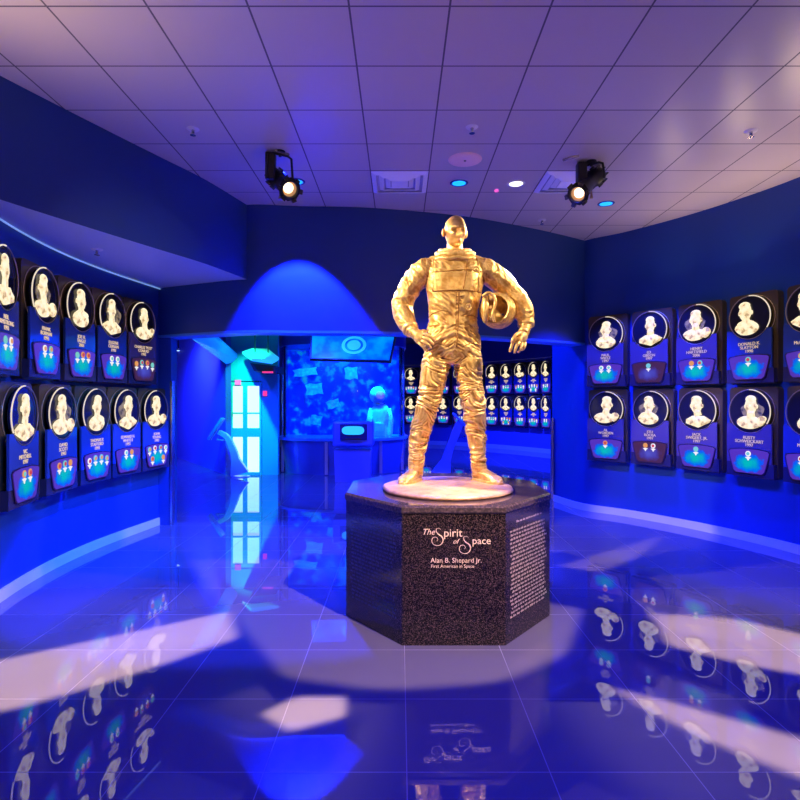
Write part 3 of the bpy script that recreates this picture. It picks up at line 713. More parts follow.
def m_plate():
    """glass plate with concave circular cut, standing off the board"""
    x0, x1, z0, z1 = -PW/2+.012, PW/2-.03, .17, .615
    r = RAD+.008; P = [(x0, z0), (x1, z0), (x1, z1)]
    ts = math.asin((z1-RC[1])/r)
    a0, a1 = ts, -PI-ts     # from right intersection clockwise through bottom to left
    pts = []
    for k in range(17):
        t = a0+(a1-a0)*k/16; pts.append((RC[0]+r*math.cos(t), RC[1]+r*math.sin(t)))
    P += [p for p in pts if x0+.01 < p[0] < x1-.01] + [(x0, z1)]
    bm = bmesh.new(); prism(bm, P, -.155, -.135, 'y'); return bm
def pocket(s=1.0):
    b = [(-.235, .29), (-.215, .31), (-.10, .325), (.10, .325), (.215, .31), (.235, .29), (.215, .20), (.18, .08), (.15, .055), (-.15, .055), (-.18, .08), (-.215, .20)]
    return [(x*s, .19+(z-.19)*s) for x, z in b]
def m_portrait(v):
    bm = bmesh.new(); rnd = random.Random(v*13+5)
    ox = rnd.uniform(-.03, .03); hx = ox+rnd.uniform(-.02, .02); w_ = rnd.uniform(.9, 1.1)
    y = -.155
    ellipsoid(bm, (hx, y, .815), (.062*w_, .014, .088), seg=18)                   # head
    ellipsoid(bm, (hx+rnd.uniform(-.01, .01), y-.002, .875), (.058*w_, .013, .04), seg=16)        # hair
    ellipsoid(bm, (hx-.062*w_, y+.004, .805), (.012, .008, .022), seg=10); ellipsoid(bm, (hx+.062*w_, y+.004, .805), (.012, .008, .022), seg=10)
    ellipsoid(bm, (hx, y-.012, .80), (.012, .012, .022), seg=10)                    # nose
    tube(bm, [(hx, y, .77), (ox, y, .70)], [(.036, .012), (.045, .012)], 14)          # neck
    k = v % 3
    if k == 0:       # suit collar ring and shoulders
        ellipsoid(bm, (ox, y+.002, .655), (.125, .012, .07), seg=20)
        tube(bm, [(ox+.085*math.cos(t*PI/10), y-.008, .69+.032*math.sin(t*PI/10)) for t in range(20)], .011, 6, closed=True)
    elif k == 1:     # lapels
        prism(bm, [(ox-.15, .60), (ox-.135, .66), (ox-.06, .70), (ox+.06, .70), (ox+.14, .655), (ox+.15, .60), (ox, .575)], y-.008, y+.012, 'y')
        prism(bm, [(ox-.05, .70), (ox, .62), (ox-.02, .60), (ox-.075, .68)], y-.016, y, 'y'); prism(bm, [(ox+.05, .70), (ox+.075, .68), (ox+.02, .60), (ox, .62)], y-.016, y, 'y')
    else:            # helmet carried at one side
        ellipsoid(bm, (ox-.02, y+.002, .65), (.13, .012, .065), seg=20)
        ellipsoid(bm, (ox+.12, y, .66), (.05, .014, .055), seg=14)
        tube(bm, [(ox+.12+.05*math.cos(t*PI/8), y-.008, .66+.05*math.sin(t*PI/8)) for t in range(16)], .007, 6, closed=True)
    for vv in bm.verts: vv.co.x *= 1.16; vv.co.z = .74+(vv.co.z-.745)*1.16
    for vv in bm.verts:      # keep inside the glass disc
        dx, dz = vv.co.x-RC[0], vv.co.z-RC[1]; d = math.hypot(dx, dz)
        if d > RAD-.03: vv.co.x = RC[0]+dx/d*(RAD-.03); vv.co.z = RC[1]+dz/d*(RAD-.03)
    return bm
def arc(bm, r, y, a0, a1, rad, seg=6, n=28):
    tube(bm, [(RC[0]+r*math.cos(a0+(a1-a0)*k/n), y, RC[1]+r*math.sin(a0+(a1-a0)*k/n)) for k in range(n+1)], rad, seg)
_cache = {}
def cached(key, fn, m, smooth=False):
    if key not in _cache:
        bm = fn(); me = bpy.data.meshes.new(key); bm.to_mesh(me); bm.free()
        if smooth:
            for p in me.polygons: p.use_smooth = True
        for k in (m if isinstance(m, (list, tuple)) else [m]): me.materials.append(k)
        _cache[key] = me
    return _cache[key]
def put(name, me, root, loc=(0, 0, 0)):
    o = bpy.data.objects.new(name, me); C.objects.link(o); o.parent = root; o.location = loc; return o
def m_ring(side):
    bm = bmesh.new(); arc(bm, RAD, -.155, PI/2, PI/2+side*2.15, .0062); return bm
def m_ring_dim(side):
    bm = bmesh.new(); arc(bm, RAD, -.155, PI/2, PI/2-side*2.0, .0045); arc(bm, RAD, -.155, PI/2-side*2.0, PI/2-side*4.1, .003); arc(bm, RAD+.012, -.094, -.9, PI+.9, .004); return bm  # last arc builds the disc's shadow on the board as a ring
def m_disc():
    bm = bmesh.new(); disc(bm, (RC[0], -.125, RC[1]), RAD-.004, .016, (0, -1, 0), 40); return bm
def m_spacer():
    bm = bmesh.new(); disc(bm, (0, -.09, 0), .012, .045, (0, -1, 0), 10); return bm
def m_ledge():
    bm = bmesh.new(); prism(bm, [(-PW/2+.005, .012), (PW/2-.005, .012), (PW/2-.01, .17), (-PW/2+.01, .17)], -.150, -.09, 'y'); return bm
def m_backdrop(v):
    bm = bmesh.new(); s = -1 if v % 2 else 1
    P = [(RC[0]+s*(.03+.13*math.cos(t)*(1+.15*math.sin(3*t))), .75+.12*math.sin(t)*(1+.2*math.cos(4*t))) for t in [2*PI*k/22 for k in range(22)]]
    prism(bm, P, -.145, -.141, 'y'); return bm
def m_medal():
    bm = bmesh.new(); disc(bm, (0, 0, 0), .032, .006, (0, -1, 0), 20, 0); return bm
def m_medal_c(): bm = bmesh.new(); disc(bm, (0, -.006, 0), .019, .004, (0, -1, 0), 14, 0); return bm
def m_ribbon(): bm = bmesh.new(); prism(bm, [(-.036, -.042), (-.012, -.034), (.012, -.034), (.036, -.042), (.012, -.058), (0, -.080), (-.012, -.058)], -.006, 0, 'y'); return bm
LAY = {1: [(0, .275)], 2: [(-.055, .275), (.055, .275)], 3: [(-.10, .265), (0, .275), (.10, .275)], 4: [(-.16, .25), (-.055, .27), (.055, .27), (.16, .25)],
       5: [(-.18, .27), (-.09, .28), (0, .28), (.09, .28), (.18, .27)], 6: [(-.17, .27), (-.06, .28), (.06, .28), (.17, .27), (-.11, .15), (.12, .15)]}
def plaque(loc, rz, v, text, nmed, side, dusky, label, group, full=True):
    root = empty('plaque', loc, label, 'plaque', rz[0], group); root.scale = (rz[1], 1, 1)
    put('backboard', cached('backboard', m_board, BOARD), root)
    d_ = put('glass_disc', cached('glass_disc', m_disc, DISC, False), root)
    put('lit_ring', cached('lit_ring%d' % side, lambda: m_ring(side), RING), d_)
    put('dim_shadow_ring', cached('dim_shadow_ring%d' % side, lambda: m_ring_dim(side), RING2), d_)
    put('portrait', cached('portrait%d' % v, lambda: m_portrait(v), BUST, True), root)
    if full:
        if v % 2 == 0: put('etched_backdrop', cached('backdrop%d' % (v % 4), lambda: m_backdrop(v//2), BUST2), root)
        for sx_ in (-.2, .2):
            for z_ in (.22, .56): put('standoff', cached('standoff', m_spacer, CHROME), root, (sx_, 0, z_))
    put('front_plate', cached('front_plate%d' % dusky, m_plate, PLATE2 if dusky else PLATE), root)
    put('ledge', cached('ledge', m_ledge, mat('ledge_dark', (.03, .025, .05), .2)), root)
    if full:
        put('case_rim', cached('case_rim', lambda: (lambda bm: (prism(bm, pocket(1.07), -.163, -.150, 'y'), bm)[1])(bmesh.new()), mat('case_rim_dark', (.02, .008, .03), .3)), root)
    cs = put('medal_case', cached('medal_case%d' % (dusky == 2), lambda: (lambda bm: (prism(bm, pocket(1), -.168, -.150, 'y'), bm)[1])(bmesh.new()), CASE2 if dusky == 2 else CASE), root)
    rnd = random.Random(v*7+nmed)
    for (mx_, mz) in LAY[nmed]:
        km = rnd.choice([0, 1, 0, 2]); mo = put('medal', cached('medal%d' % km, m_medal, [MW, MO, MT][km]), root, (mx_, -.168, mz))
        if full:
            kc = rnd.choice([0, 1, 2]); put('medal_centre', cached('medc%d' % kc, m_medal_c, [MR, MO, MT][kc]), mo)
        put('ribbon', cached('ribbon', m_ribbon, MW), mo)
    if text:
        sz = .044; mt = Matrix.Translation((0, -.157, .44)) @ Matrix.Rotation(PI/2, 4, 'X')
        text_mesh('name_lettering', text, sz*1.12, LETT, root, mt, .0015)
    else:
        put('name_lettering', cached('lettering_small%d' % (v % 3), lambda: m_lines(v % 3), LETT), root)
    return root
def m_lines(k):
    bm = bmesh.new()
    for i, wd in enumerate(((.06, .12, .03), (.09, .07, .03), (.05, .09, .03))[k]): box(bm, -wd, wd, -.159, -.155, .45-i*.04, .475-i*.04)
    return bm
def hit_curve(cv, xpix):
    r = (xpix-400)/F
    for a, b in zip(cv, cv[1:]):
        fa = a.x-r*a.y; fb = b.x-r*b.y
        if fa*fb <= 0 and a.y > 2 and b.y > 2:
            t = fa/(fa-fb); return a.lerp(b, t)
    a, b = cv[-2], cv[-1]; fa = a.x-r*a.y; fb = b.x-r*b.y
    return a.lerp(b, fa/(fa-fb))
def offset(cv, side, d):
    return [p-n*d for p, n in zip(cv, normals2(cv, side))]
def place_row(cv, side, spans, z, d=.15):
    f = offset(cv, side, d); out = []
    for a, b in spans:
        p, q_ = hit_curve(f, a), hit_curve(f, b); c = (p+q_)/2; t = (q_-p).normalized(); wd_ = (q_-p).length
        nrm = Vector((-t.y, t.x, 0))           # away from the room
        if nrm.y < 0 and abs(nrm.y) > .2: nrm = -nrm
        if side == 1 and cv is L and nrm.x > 0: nrm = -nrm
        if cv is Rr and nrm.x < 0: nrm = -nrm
        loc = c+nrm*(d-.004); rz = math.atan2(nrm.y, nrm.x)-PI/2
        out.append(((loc.x, loc.y, z), (rz, min(1.0, wd_/.59))))
    return out
ZL, ZU = .765, 1.83
ordn = ['first', 'second', 'third', 'fourth', 'fifth', 'sixth']
medw = {1: 'one medal', 2: 'two medals', 3: 'three medals', 4: 'four medals', 5: 'five medals', 6: 'six medals'}
# left wall
up = place_row(L, 1, [(-19, 24.6), (24.6, 63), (63, 96.5), (96.5, 127.5), (127.5, 157)], ZU)
lo = place_row(L, 1, [(-42, 2), (2, 43), (43, 79.5), (79.5, 111.5), (111.5, 141.5), (141.5, 169.5)], ZL)
TU = [('NEIL\nARMSTRONG\n1993', 2, 0), ('FRANK\nBORMAN\n1993', 2, 0), ('JOE H.\nENGLE\n2001', 3, 0), ('EUGENE\nCERNAN\n1993', 2, 0), ('CHARLES "PETE"\nCONRAD\n1993', 4, 2)]
TL = [('DAVE\nSCOTT\n1993', 2, 0), ('VIC\nMITCHELL\n1997', 2, 0), ('DAVID\nSCOTT\n1993', 3, 0), ('THOMAS P.\nSTAFFORD\n1993', 4, 0), ('EDWARD H.\nWHITE II\n1993', 2, 0), ('JOHN\nYOUNG\n1993', 6, 0)]
for i, ((loc, rz), (tx, nm, du)) in enumerate(zip(up, TU)):
    plaque(loc, rz, i+1, tx, nm, 1, du, 'lit plaque with %s, %s, upper row, left wall' % (medw[nm], ('leftmost', 'second from left', 'third from left', 'fourth from left', 'last on the right')[i]), 'portrait plaques on the left wall')
for i, ((loc, rz), (tx, nm, du)) in enumerate(zip(lo, TL)):
    plaque(loc, rz, i+6, tx, nm, 1, du, 'lit plaque with %s, %s, lower row, left wall' % (medw[nm], ('cut by the frame edge', 'first whole one', 'third from left', 'fourth from left', 'fifth from left', 'last on the right')[i]), 'portrait plaques on the left wall')
up = place_row(Rr, -1, [(586, 626.5), (629, 671), (674, 721.5), (725, 776.5), (781, 838)], ZU)
lo = place_row(Rr, -1, [(586, 627), (629, 673), (674, 722), (725, 776.5), (781, 838)], ZL)
TU = [('PAUL\nWEITZ\n1997', 2, 1), ('ED\nGIBSON\n1997', 1, 2), ('HENRY\nHARTSFIELD\n2006', 2, 1), ('DONALD K.\nSLAYTON\n1990', 1, 0), ('BRUCE\nMcCANDLESS\n2005', 2, 0)]
TL = [('AL\nWORDEN\n1997', 1, 1), ('STU\nROOSA\n1997', 2, 2), ('JACK\nSWIGERT, JR.\n1997', 1, 1), ('RUSTY\nSCHWEICKART\n1997', 1, 1), ('EDGAR\nMITCHELL\n1997', 2, 0)]
pos = ('nearest the opening', 'second from the opening', 'third from the opening', 'fourth from the opening', 'cut by the frame edge')
for i, ((loc, rz), (tx, nm, du)) in enumerate(zip(up, TU)):
    plaque(loc, rz, i+12, tx, nm, -1, du, 'lit plaque with %s, right wall upper row, %s' % (medw[nm], pos[i]), 'portrait plaques on the right wall')
for i, ((loc, rz), (tx, nm, du)) in enumerate(zip(lo, TL)):
    plaque(loc, rz, i+17, tx, nm, -1, du, 'lit plaque with %s, right wall lower row, %s' % (medw[nm], pos[i]), 'portrait plaques on the right wall')
# far gallery wall
sp = [(403.5, 419), (419, 434), (434.5, 452), (452, 467.5), (468, 483.5), (484.5, 499), (499.5, 513), (513.5, 527), (527.5, 540), (540.5, 551.5)]
for z, rown in ((ZU, 'upper'), (ZL, 'lower')):
    for i, (loc, rz) in enumerate(place_row(BWc, 1, sp, z)):
        nm = (5, 4, 4, 3, 4, 5, 3, 4, 6, 3)[i] if rown == 'upper' else (4, 4, 4, 3, 4, 5, 6, 3, 4, 2)[i]
        where = 'left end of row' if i == 0 else ('right end of row' if i == 9 else '%s from right end' % ['', 'ninth', 'eighth', 'seventh', 'sixth', 'fifth', 'fourth', 'third', 'second'][i])
        plaque(loc, rz, i % 6+1, None, nm, 1, 0, 'small distant plaque, %s, far wall %s row, %s' % (medw[nm], rown, where), 'portrait plaques on the far wall', full=False)

# ------------------------------------------------------------------ plinth
GR = bpy.data.materials.new('speckled_granite'); GR.use_nodes = True; nt = GR.node_tree; b = nt.nodes['Principled BSDF']
tc = nt.nodes.new('ShaderNodeTexCoord'); n1 = nt.nodes.new('ShaderNodeTexVoronoi'); n1.inputs['Scale'].default_value = 230
n2 = nt.nodes.new('ShaderNodeTexNoise'); n2.inputs['Scale'].default_value = 140; n2.inputs['Detail'].default_value = 3
nt.links.new(tc.outputs['Object'], n1.inputs['Vector']); nt.links.new(tc.outputs['Object'], n2.inputs['Vector'])
sx = nt.nodes.new('ShaderNodeSeparateColor'); nt.links.new(n1.outputs['Color'], sx.inputs[0])
mm = nt.nodes.new('ShaderNodeMath'); mm.operation = 'MULTIPLY'; nt.links.new(sx.outputs[0], mm.inputs[0]); nt.links.new(n2.outputs[0], mm.inputs[1])
r = nt.nodes.new('ShaderNodeValToRGB'); e = r.color_ramp.elements; e.new(.3); e.new(.45)
for i, (p, c) in enumerate(((.0, (.006, .004, .005)), (.28, (.012, .009, .009)), (.40, (.05, .03, .026)), (.58, (.17, .10, .08)))): e[i].position = p; e[i].color = (*c, 1)
nt.links.new(mm.outputs[0], r.inputs[0]); nt.links.new(r.outputs[0], b.inputs['Base Color']); b.inputs['Roughness'].default_value = .1; b.inputs['IOR'].default_value = 1.55
PB = [(.0134, 3.78), (.709, 3.78), (1.145, 4.31), (1.145, 4.95), (.72, 5.46), (.0, 5.46), (-.412, 4.95), (-.412, 4.31)]
pc = Vector((.366, 4.63, 0))
root = empty('plinth', pc, 'dark speckled granite octagonal plinth under the golden statue', 'plinth')
def shr(P, k): return [(pc.x+(x-pc.x)*k, pc.y+(y-pc.y)*k) for x, y in P]
bm = bmesh.new(); prism(bm, shr(PB, 1), 0, .885, 'z'); part_world('plinth_body', bm, GR, root)
bm = bmesh.new(); lay = [(1.004, .885), (1.012, .895), (1.012, .925), (.995, .94), (.99, .94)]
RR = [[bm.verts.new((*p, z)) for p in shr(PB, k)] for k, z in lay]
for a, c_ in zip(RR, RR[1:]):
    for k in range(8): bm.faces.new((a[k], a[(k+1) % 8], c_[(k+1) % 8], c_[k]))
bm.faces.new(RR[0][::-1]); bm.faces.new(RR[-1]); bmesh.ops.recalc_face_normals(bm, faces=bm.faces)
part_world('top_slab', bm, mat('polished_top', (.05, .035, .035), .08, noise_=(60, (.16, .10, .09), .45, .75)), root)
GOLDT = mat('engraved_gold', (.85, .62, .42), .45)
fp = lambda x, y: ((x-400)*3.778/F, CZ-(y-400)*3.778/F)
def ftext(name, t, x, y, size, shear=0, align='LEFT'):
    X0, Z0 = fp(x, y); mt = Matrix.Translation((X0-pc.x, 3.776-pc.y, Z0)) @ Matrix.Rotation(PI/2, 4, 'X')
    return text_mesh(name, t, size, GOLDT, root, mt, .001, shear, align)
ftext('title_lettering', 'The', 421.5, 534.5, .056, .35)
ftext('title_lettering', 'pirit', 443.5, 536.5, .076); ftext('title_lettering', 'of', 452.5, 543.5, .046, .35); ftext('title_lettering', 'pace', 472, 544, .069)
def fancyS(x, y):
    """curled capital S drawn with a broad pen"""
    pts = [(6, -16.5), (4.6, -18), (1.8, -17.6), (1.2, -15), (3.2, -12), (7.2, -9), (8.4, -5), (6.6, -1), (2.4, .6), (-1.8, -1), (-3.4, -4.6), (-2, -8), (1.4, -8.4), (3.0, -6), (1.8, -4.2)]
    pen = [.4, .5, .7, .9, 1.4, 1.5, 1.2, .8, .7, .8, .8, .7, .6, .5, .5]
    cv = catmull([Vector((fp(x+a*.95, y+b_*.93)[0], 3.776, fp(x+a*.95, y+b_*.93)[1])) for a, b_ in pts], 5)
    rr = [pen[min(int(i/5), 14)]*.0055 for i in range(len(cv))]
    bm = bmesh.new(); tube(bm, cv, [(q_*.35, q_) if False else (q_*.6, q_*.6) for q_ in rr], 6)
    for v in bm.verts: v.co.y = 3.776+(v.co.y-3.776)*.3
    part_world('title_lettering', bm, GOLDT, root)
fancyS(435, 545); fancyS(462.5, 553)
ftext('name_lettering', 'Alan B. Shepard Jr.', 430.5, 562.5, .0455); ftext('caption_lettering', 'First American in Space', 430.8, 567.6, .0305)
# engraved paragraphs on the two side faces
def para(p0, p1, m, rows, name, seed, z_hi, z_lo):
    rnd = random.Random(seed); a = Vector((*p0, 0)); b_ = Vector((*p1, 0)); t = (b_-a).normalized(); Lr = (b_-a).length
    n_ = Vector((t.y, -t.x, 0))
    bm = bmesh.new()
    for r_ in range(rows):
        z = z_hi-(z_hi-z_lo)*r_/(rows-1); u = .09*Lr+rnd.random()*.03; end = Lr*(.92-rnd.random()*.08)
        if r_ == 0: u = .22*Lr; end = .8*Lr
        if r_ == 1: continue
        while u < end:
            wl = rnd.uniform(.015, .045)
            x = u
            while x < min(u+wl, end):       # letter strokes
                h = rnd.choice((.011, .011, .016)); ww = .0035
                A_ = a+t*x+n_*.0015; B_ = a+t*(x+ww)+n_*.0015
                vs = [bm.verts.new((A_.x, A_.y, z)), bm.verts.new((B_.x, B_.y, z)), bm.verts.new((B_.x, B_.y, z+h)), bm.verts.new((A_.x, A_.y, z+h))]
                bm.faces.new(vs); x += .007
            u += wl+.014
    part_world(name, bm, m, root)
para(PB[7], PB[0], mat('engraved_shaded', (.08, .08, .2), .5), 24, 'inscription', 2, .80, .16)  # shade of the left face put into the lettering colour
para(PB[1], PB[2], GOLDT, 24, 'inscription', 5, .80, .16)

# ------------------------------------------------------------------ statue
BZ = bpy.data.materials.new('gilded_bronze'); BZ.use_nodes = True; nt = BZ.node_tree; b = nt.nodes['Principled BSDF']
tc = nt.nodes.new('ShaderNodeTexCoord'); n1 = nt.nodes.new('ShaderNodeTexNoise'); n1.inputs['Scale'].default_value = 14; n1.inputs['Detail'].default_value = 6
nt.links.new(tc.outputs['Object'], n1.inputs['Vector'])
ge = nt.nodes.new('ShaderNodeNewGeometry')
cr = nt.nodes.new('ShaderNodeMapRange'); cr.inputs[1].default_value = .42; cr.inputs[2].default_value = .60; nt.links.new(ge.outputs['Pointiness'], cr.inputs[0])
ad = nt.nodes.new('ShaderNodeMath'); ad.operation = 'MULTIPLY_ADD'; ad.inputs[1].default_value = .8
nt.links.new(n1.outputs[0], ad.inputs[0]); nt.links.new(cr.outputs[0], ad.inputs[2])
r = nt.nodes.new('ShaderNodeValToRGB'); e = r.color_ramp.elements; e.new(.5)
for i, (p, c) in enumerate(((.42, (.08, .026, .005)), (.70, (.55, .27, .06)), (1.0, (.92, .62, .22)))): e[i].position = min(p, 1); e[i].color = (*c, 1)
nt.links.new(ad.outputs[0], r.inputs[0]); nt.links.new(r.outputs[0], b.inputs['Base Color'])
b.inputs['Metallic'].default_value = .55; b.inputs['Roughness'].default_value = .38
nb = nt.nodes.new('ShaderNodeTexNoise'); nb.inputs['Scale'].default_value = 60; nb.inputs['Detail'].default_value = 4; nt.links.new(tc.outputs['Object'], nb.inputs['Vector'])
bp = nt.nodes.new('ShaderNodeBump'); bp.inputs['Strength'].default_value = .35; bp.inputs['Distance'].default_value = .01
nt.links.new(nb.outputs[0], bp.inputs['Height']); nt.links.new(bp.outputs[0], b.inputs['Normal'])
S_ = 4.72/F; SX, SY, SZ = (453.3-400)*S_, 4.72, .975
root = empty('statue', (SX, SY, .94), 'golden bronze statue of a spacesuited person with hand on hip holding a helmet', 'statue')
OZ = SZ-.94
def Q(x, y, d=0): return Vector(((x-453.3)*S_, d, (483.5-y)*S_+OZ))
s = S_
bm = bmesh.new()
# torso rings
def loft(rings, seg=28):
    R = []
    for (cx, y, d, rx, ry) in rings:
        c = Q(cx, y, d); R.append([bm.verts.new(c+Vector((rx*s*math.copysign(abs(math.cos(2*PI*k/seg))**.85, math.cos(2*PI*k/seg)), ry*s*math.sin(2*PI*k/seg), 0))) for k in range(seg)])
    for a, c_ in zip(R, R[1:]):
        for k in range(seg): bm.faces.new((a[k], a[(k+1) % seg], c_[(k+1) % seg], c_[k]))
    bm.faces.new(R[0][::-1]); bm.faces.new(R[-1])
loft([(452, 368, 0, 19, 12), (452, 360, 0, 26, 16), (452, 351, 0, 28.5, 18), (452, 342, 0, 28, 18), (452.5, 332, 0, 25.5, 17), (453, 321, 0, 24, 16), (453.5, 309, -.01, 25, 17), (454, 297, -.01, 27.5, 18.5),
      (454, 285, -.01, 29.5, 19), (454.5, 275, 0, 31, 18), (454.5, 267, 0, 28, 15.5), (455, 262, 0, 19, 13), (455, 258, 0, 12, 10)])
def limb(P, seg=18): tube(bm, catmull([Q(*p[:3]) for p in P], 4), [(lambda i, t: (P[i][3]+(P[min(i+1, len(P)-1)][3]-P[i][3])*t)*s)(min(k//4, len(P)-1), (k % 4)/4) for k in range((len(P)-1)*4+1)], seg)
limb([(455, 266, .02, 9.5), (455, 256, .02, 8.2), (455, 246, .02, 7.8), (455, 238, .02, 7.6)])
limb([(444, 265, 0, 6), (436, 268, 0, 9), (421, 276, 0, 10)]); limb([(466, 265, 0, 6), (474, 267.5, 0, 9), (489, 276, 0, 10)])
# arms
limb([(432, 270, 0, 10), (423, 275, 0, 12.5), (414, 285, .02, 12), (406, 297, .05, 11), (402, 308, .06, 10.6), (404, 319, .02, 10), (408, 329, -.03, 8.6), (412.5, 336, -.08, 7.2)])
limb([(476, 270, 0, 10), (487, 275, 0, 12.5), (498, 282, .02, 12.2), (508, 291, .04, 11.6), (516, 301, .03, 11), (521.5, 311, -.02, 10), (523.5, 322, -.06, 8.8), (524, 331, -.09, 7.2)])
# elbow bulges and shoulder caps
ellipsoid(bm, Q(401, 305, .06), (9.5*s, 9*s, 10*s)); ellipsoid(bm, Q(519, 302, .04), (10*s, 9*s, 10*s))
# legs
limb([(441, 344, 0, 11), (439, 354, 0, 14), (436, 367, -.01, 14.3), (433, 382, -.02, 12.8), (430, 396, -.03, 11.3), (427.5, 408, -.035, 10.8), (424.5, 420, -.02, 10.3), (421, 432, 0, 10), (418.5, 444, 0, 8.8), (417, 456, -.01, 7.8), (416, 468, -.01, 7.6), (415.5, 477, -.01, 7.8)])
limb([(464, 344, 0, 11), (466, 354, 0, 14), (468, 367, -.01, 14), (469, 382, -.02, 12.6), (471, 396, -.03, 11.6), (472.5, 408, -.035, 11.2), (474, 420, -.02, 10.6), (475.5, 432, 0, 10), (477, 444, 0, 8.8), (478, 456, -.01, 8.0), (478.5, 468, -.01, 7.6), (479.5, 477, -.01, 7.8)])
ellipsoid(bm, Q(427.5, 405, -.06), (9*s, 7*s, 10*s)); ellipsoid(bm, Q(472, 405, -.06), (9.5*s, 7*s, 10*s))
# boots
def boot(hx, tx, hy):
    h = Vector(((hx-453.3)*s, .05, OZ)); t = Vector(((tx-453.3)*s, -.25, OZ)); ax = (t-h).normalized(); sd = Vector((ax.y, -ax.x, 0)); Ln = (t-h).length
    R = []
    for u, wd, ht in ((-.02, .03, .06), (0, .048, .10), (.12, .056, .125), (.25, .056, .115), (.4, .054, .10), (.55, .058, .085), (.7, .062, .075), (.85, .058, .062), (.96, .042, .045), (1.0, .02, .025)):
        c = h+ax*(u*Ln); seg = 16
        R.append([bm.verts.new(c+sd*(wd*math.cos(2*PI*k/seg))+Vector((0, 0, max(0.0, (ht*.5+ht*.5*math.copysign(abs(math.sin(2*PI*k/seg))**.8, math.sin(2*PI*k/seg))))))) for k in range(seg)])
    for a, c_ in zip(R, R[1:]):
        for k in range(16): bm.faces.new((a[k], a[(k+1) % 16], c_[(k+1) % 16], c_[k]))
    bm.faces.new(R[0][::-1]); bm.faces.new(R[-1])
    R = []
    for u, wd in ((-.03, .036), (.1, .056), (.3, .056), (.5, .058), (.75, .066), (.92, .055), (1.02, .025)):   # sole
        c = h+ax*(u*Ln); R.append([bm.verts.new(c+sd*wd*a_+Vector((0, 0, z))) for a_, z in ((-1, -.004), (1, -.004), (1, .022), (-1, .022))])
    for a, c_ in zip(R, R[1:]):
        for k in range(4): bm.faces.new((a[k], a[(k+1) % 4], c_[(k+1) % 4], c_[k]))
    bm.faces.new(R[0][::-1]); bm.faces.new(R[-1])
boot(418, 402, 0); boot(477, 495, 0)
# left hand on hip: wrist, palm and fingers lying forward over the hip
limb([(411, 333, -.07, 6.5), (415, 338, -.11, 5.4), (418, 341, -.13, 5.2)])
ellipsoid(bm, Q(420, 343, -.14), (7.5*s, 4.2*s, 6.0*s), rot=Matrix.Rotation(.6, 3, 'Y'))
def finger(P, r=1.75): tube(bm, catmull([Q(*p) for p in P], 3), [r*s*(1.05-.3*k/((len(P)-1)*3)) for k in range((len(P)-1)*3+1)], 10)
finger([(421, 339, -.15), (426, 340.5, -.175), (431, 343.2, -.17), (434, 346, -.155)])
finger([(420, 342, -.15), (425.5, 344.3, -.18), (430, 347.2, -.175), (432.5, 350, -.16)])
finger([(419, 345, -.15), (424, 348, -.18), (428, 351, -.175), (430, 353.5, -.16)])
finger([(417, 346.5, -.145), (420.5, 350.5, -.17), (424, 354, -.165), (425.5, 356, -.155)], 1.55)
finger([(418, 340, -.13), (422, 336.5, -.12), (427, 336, -.09)], 1.9)
# right hand: relaxed, hanging below the helmet
limb([(523.5, 328, -.08, 7), (522, 334, -.11, 5.4), (520, 338, -.13, 5.4)])
ellipsoid(bm, Q(517.5, 342.5, -.14), (6.2*s, 3.8*s, 8*s), rot=Matrix.Rotation(.62, 3, 'Y'))
finger([(515, 342, -.145), (510, 346, -.165), (507.5, 351.5, -.17), (506, 357, -.16)], 1.9)
finger([(516, 346, -.15), (512.5, 350.5, -.18), (511, 355, -.175), (510.8, 358, -.155)], 1.8)
finger([(518.5, 348, -.145), (516.8, 352, -.175), (515.5, 355.5, -.165), (514.5, 357, -.14)], 1.7)
finger([(521.5, 347, -.13), (520.8, 351, -.155), (519.5, 354, -.15), (518, 355, -.13)], 1.5)
finger([(516, 338, -.15), (511.5, 340.5, -.18), (508.5, 344.5, -.19), (507, 348, -.185)], 1.9)
finger([(519, 341, -.175), (516, 344, -.2), (516.5, 348, -.2)], 1.6)
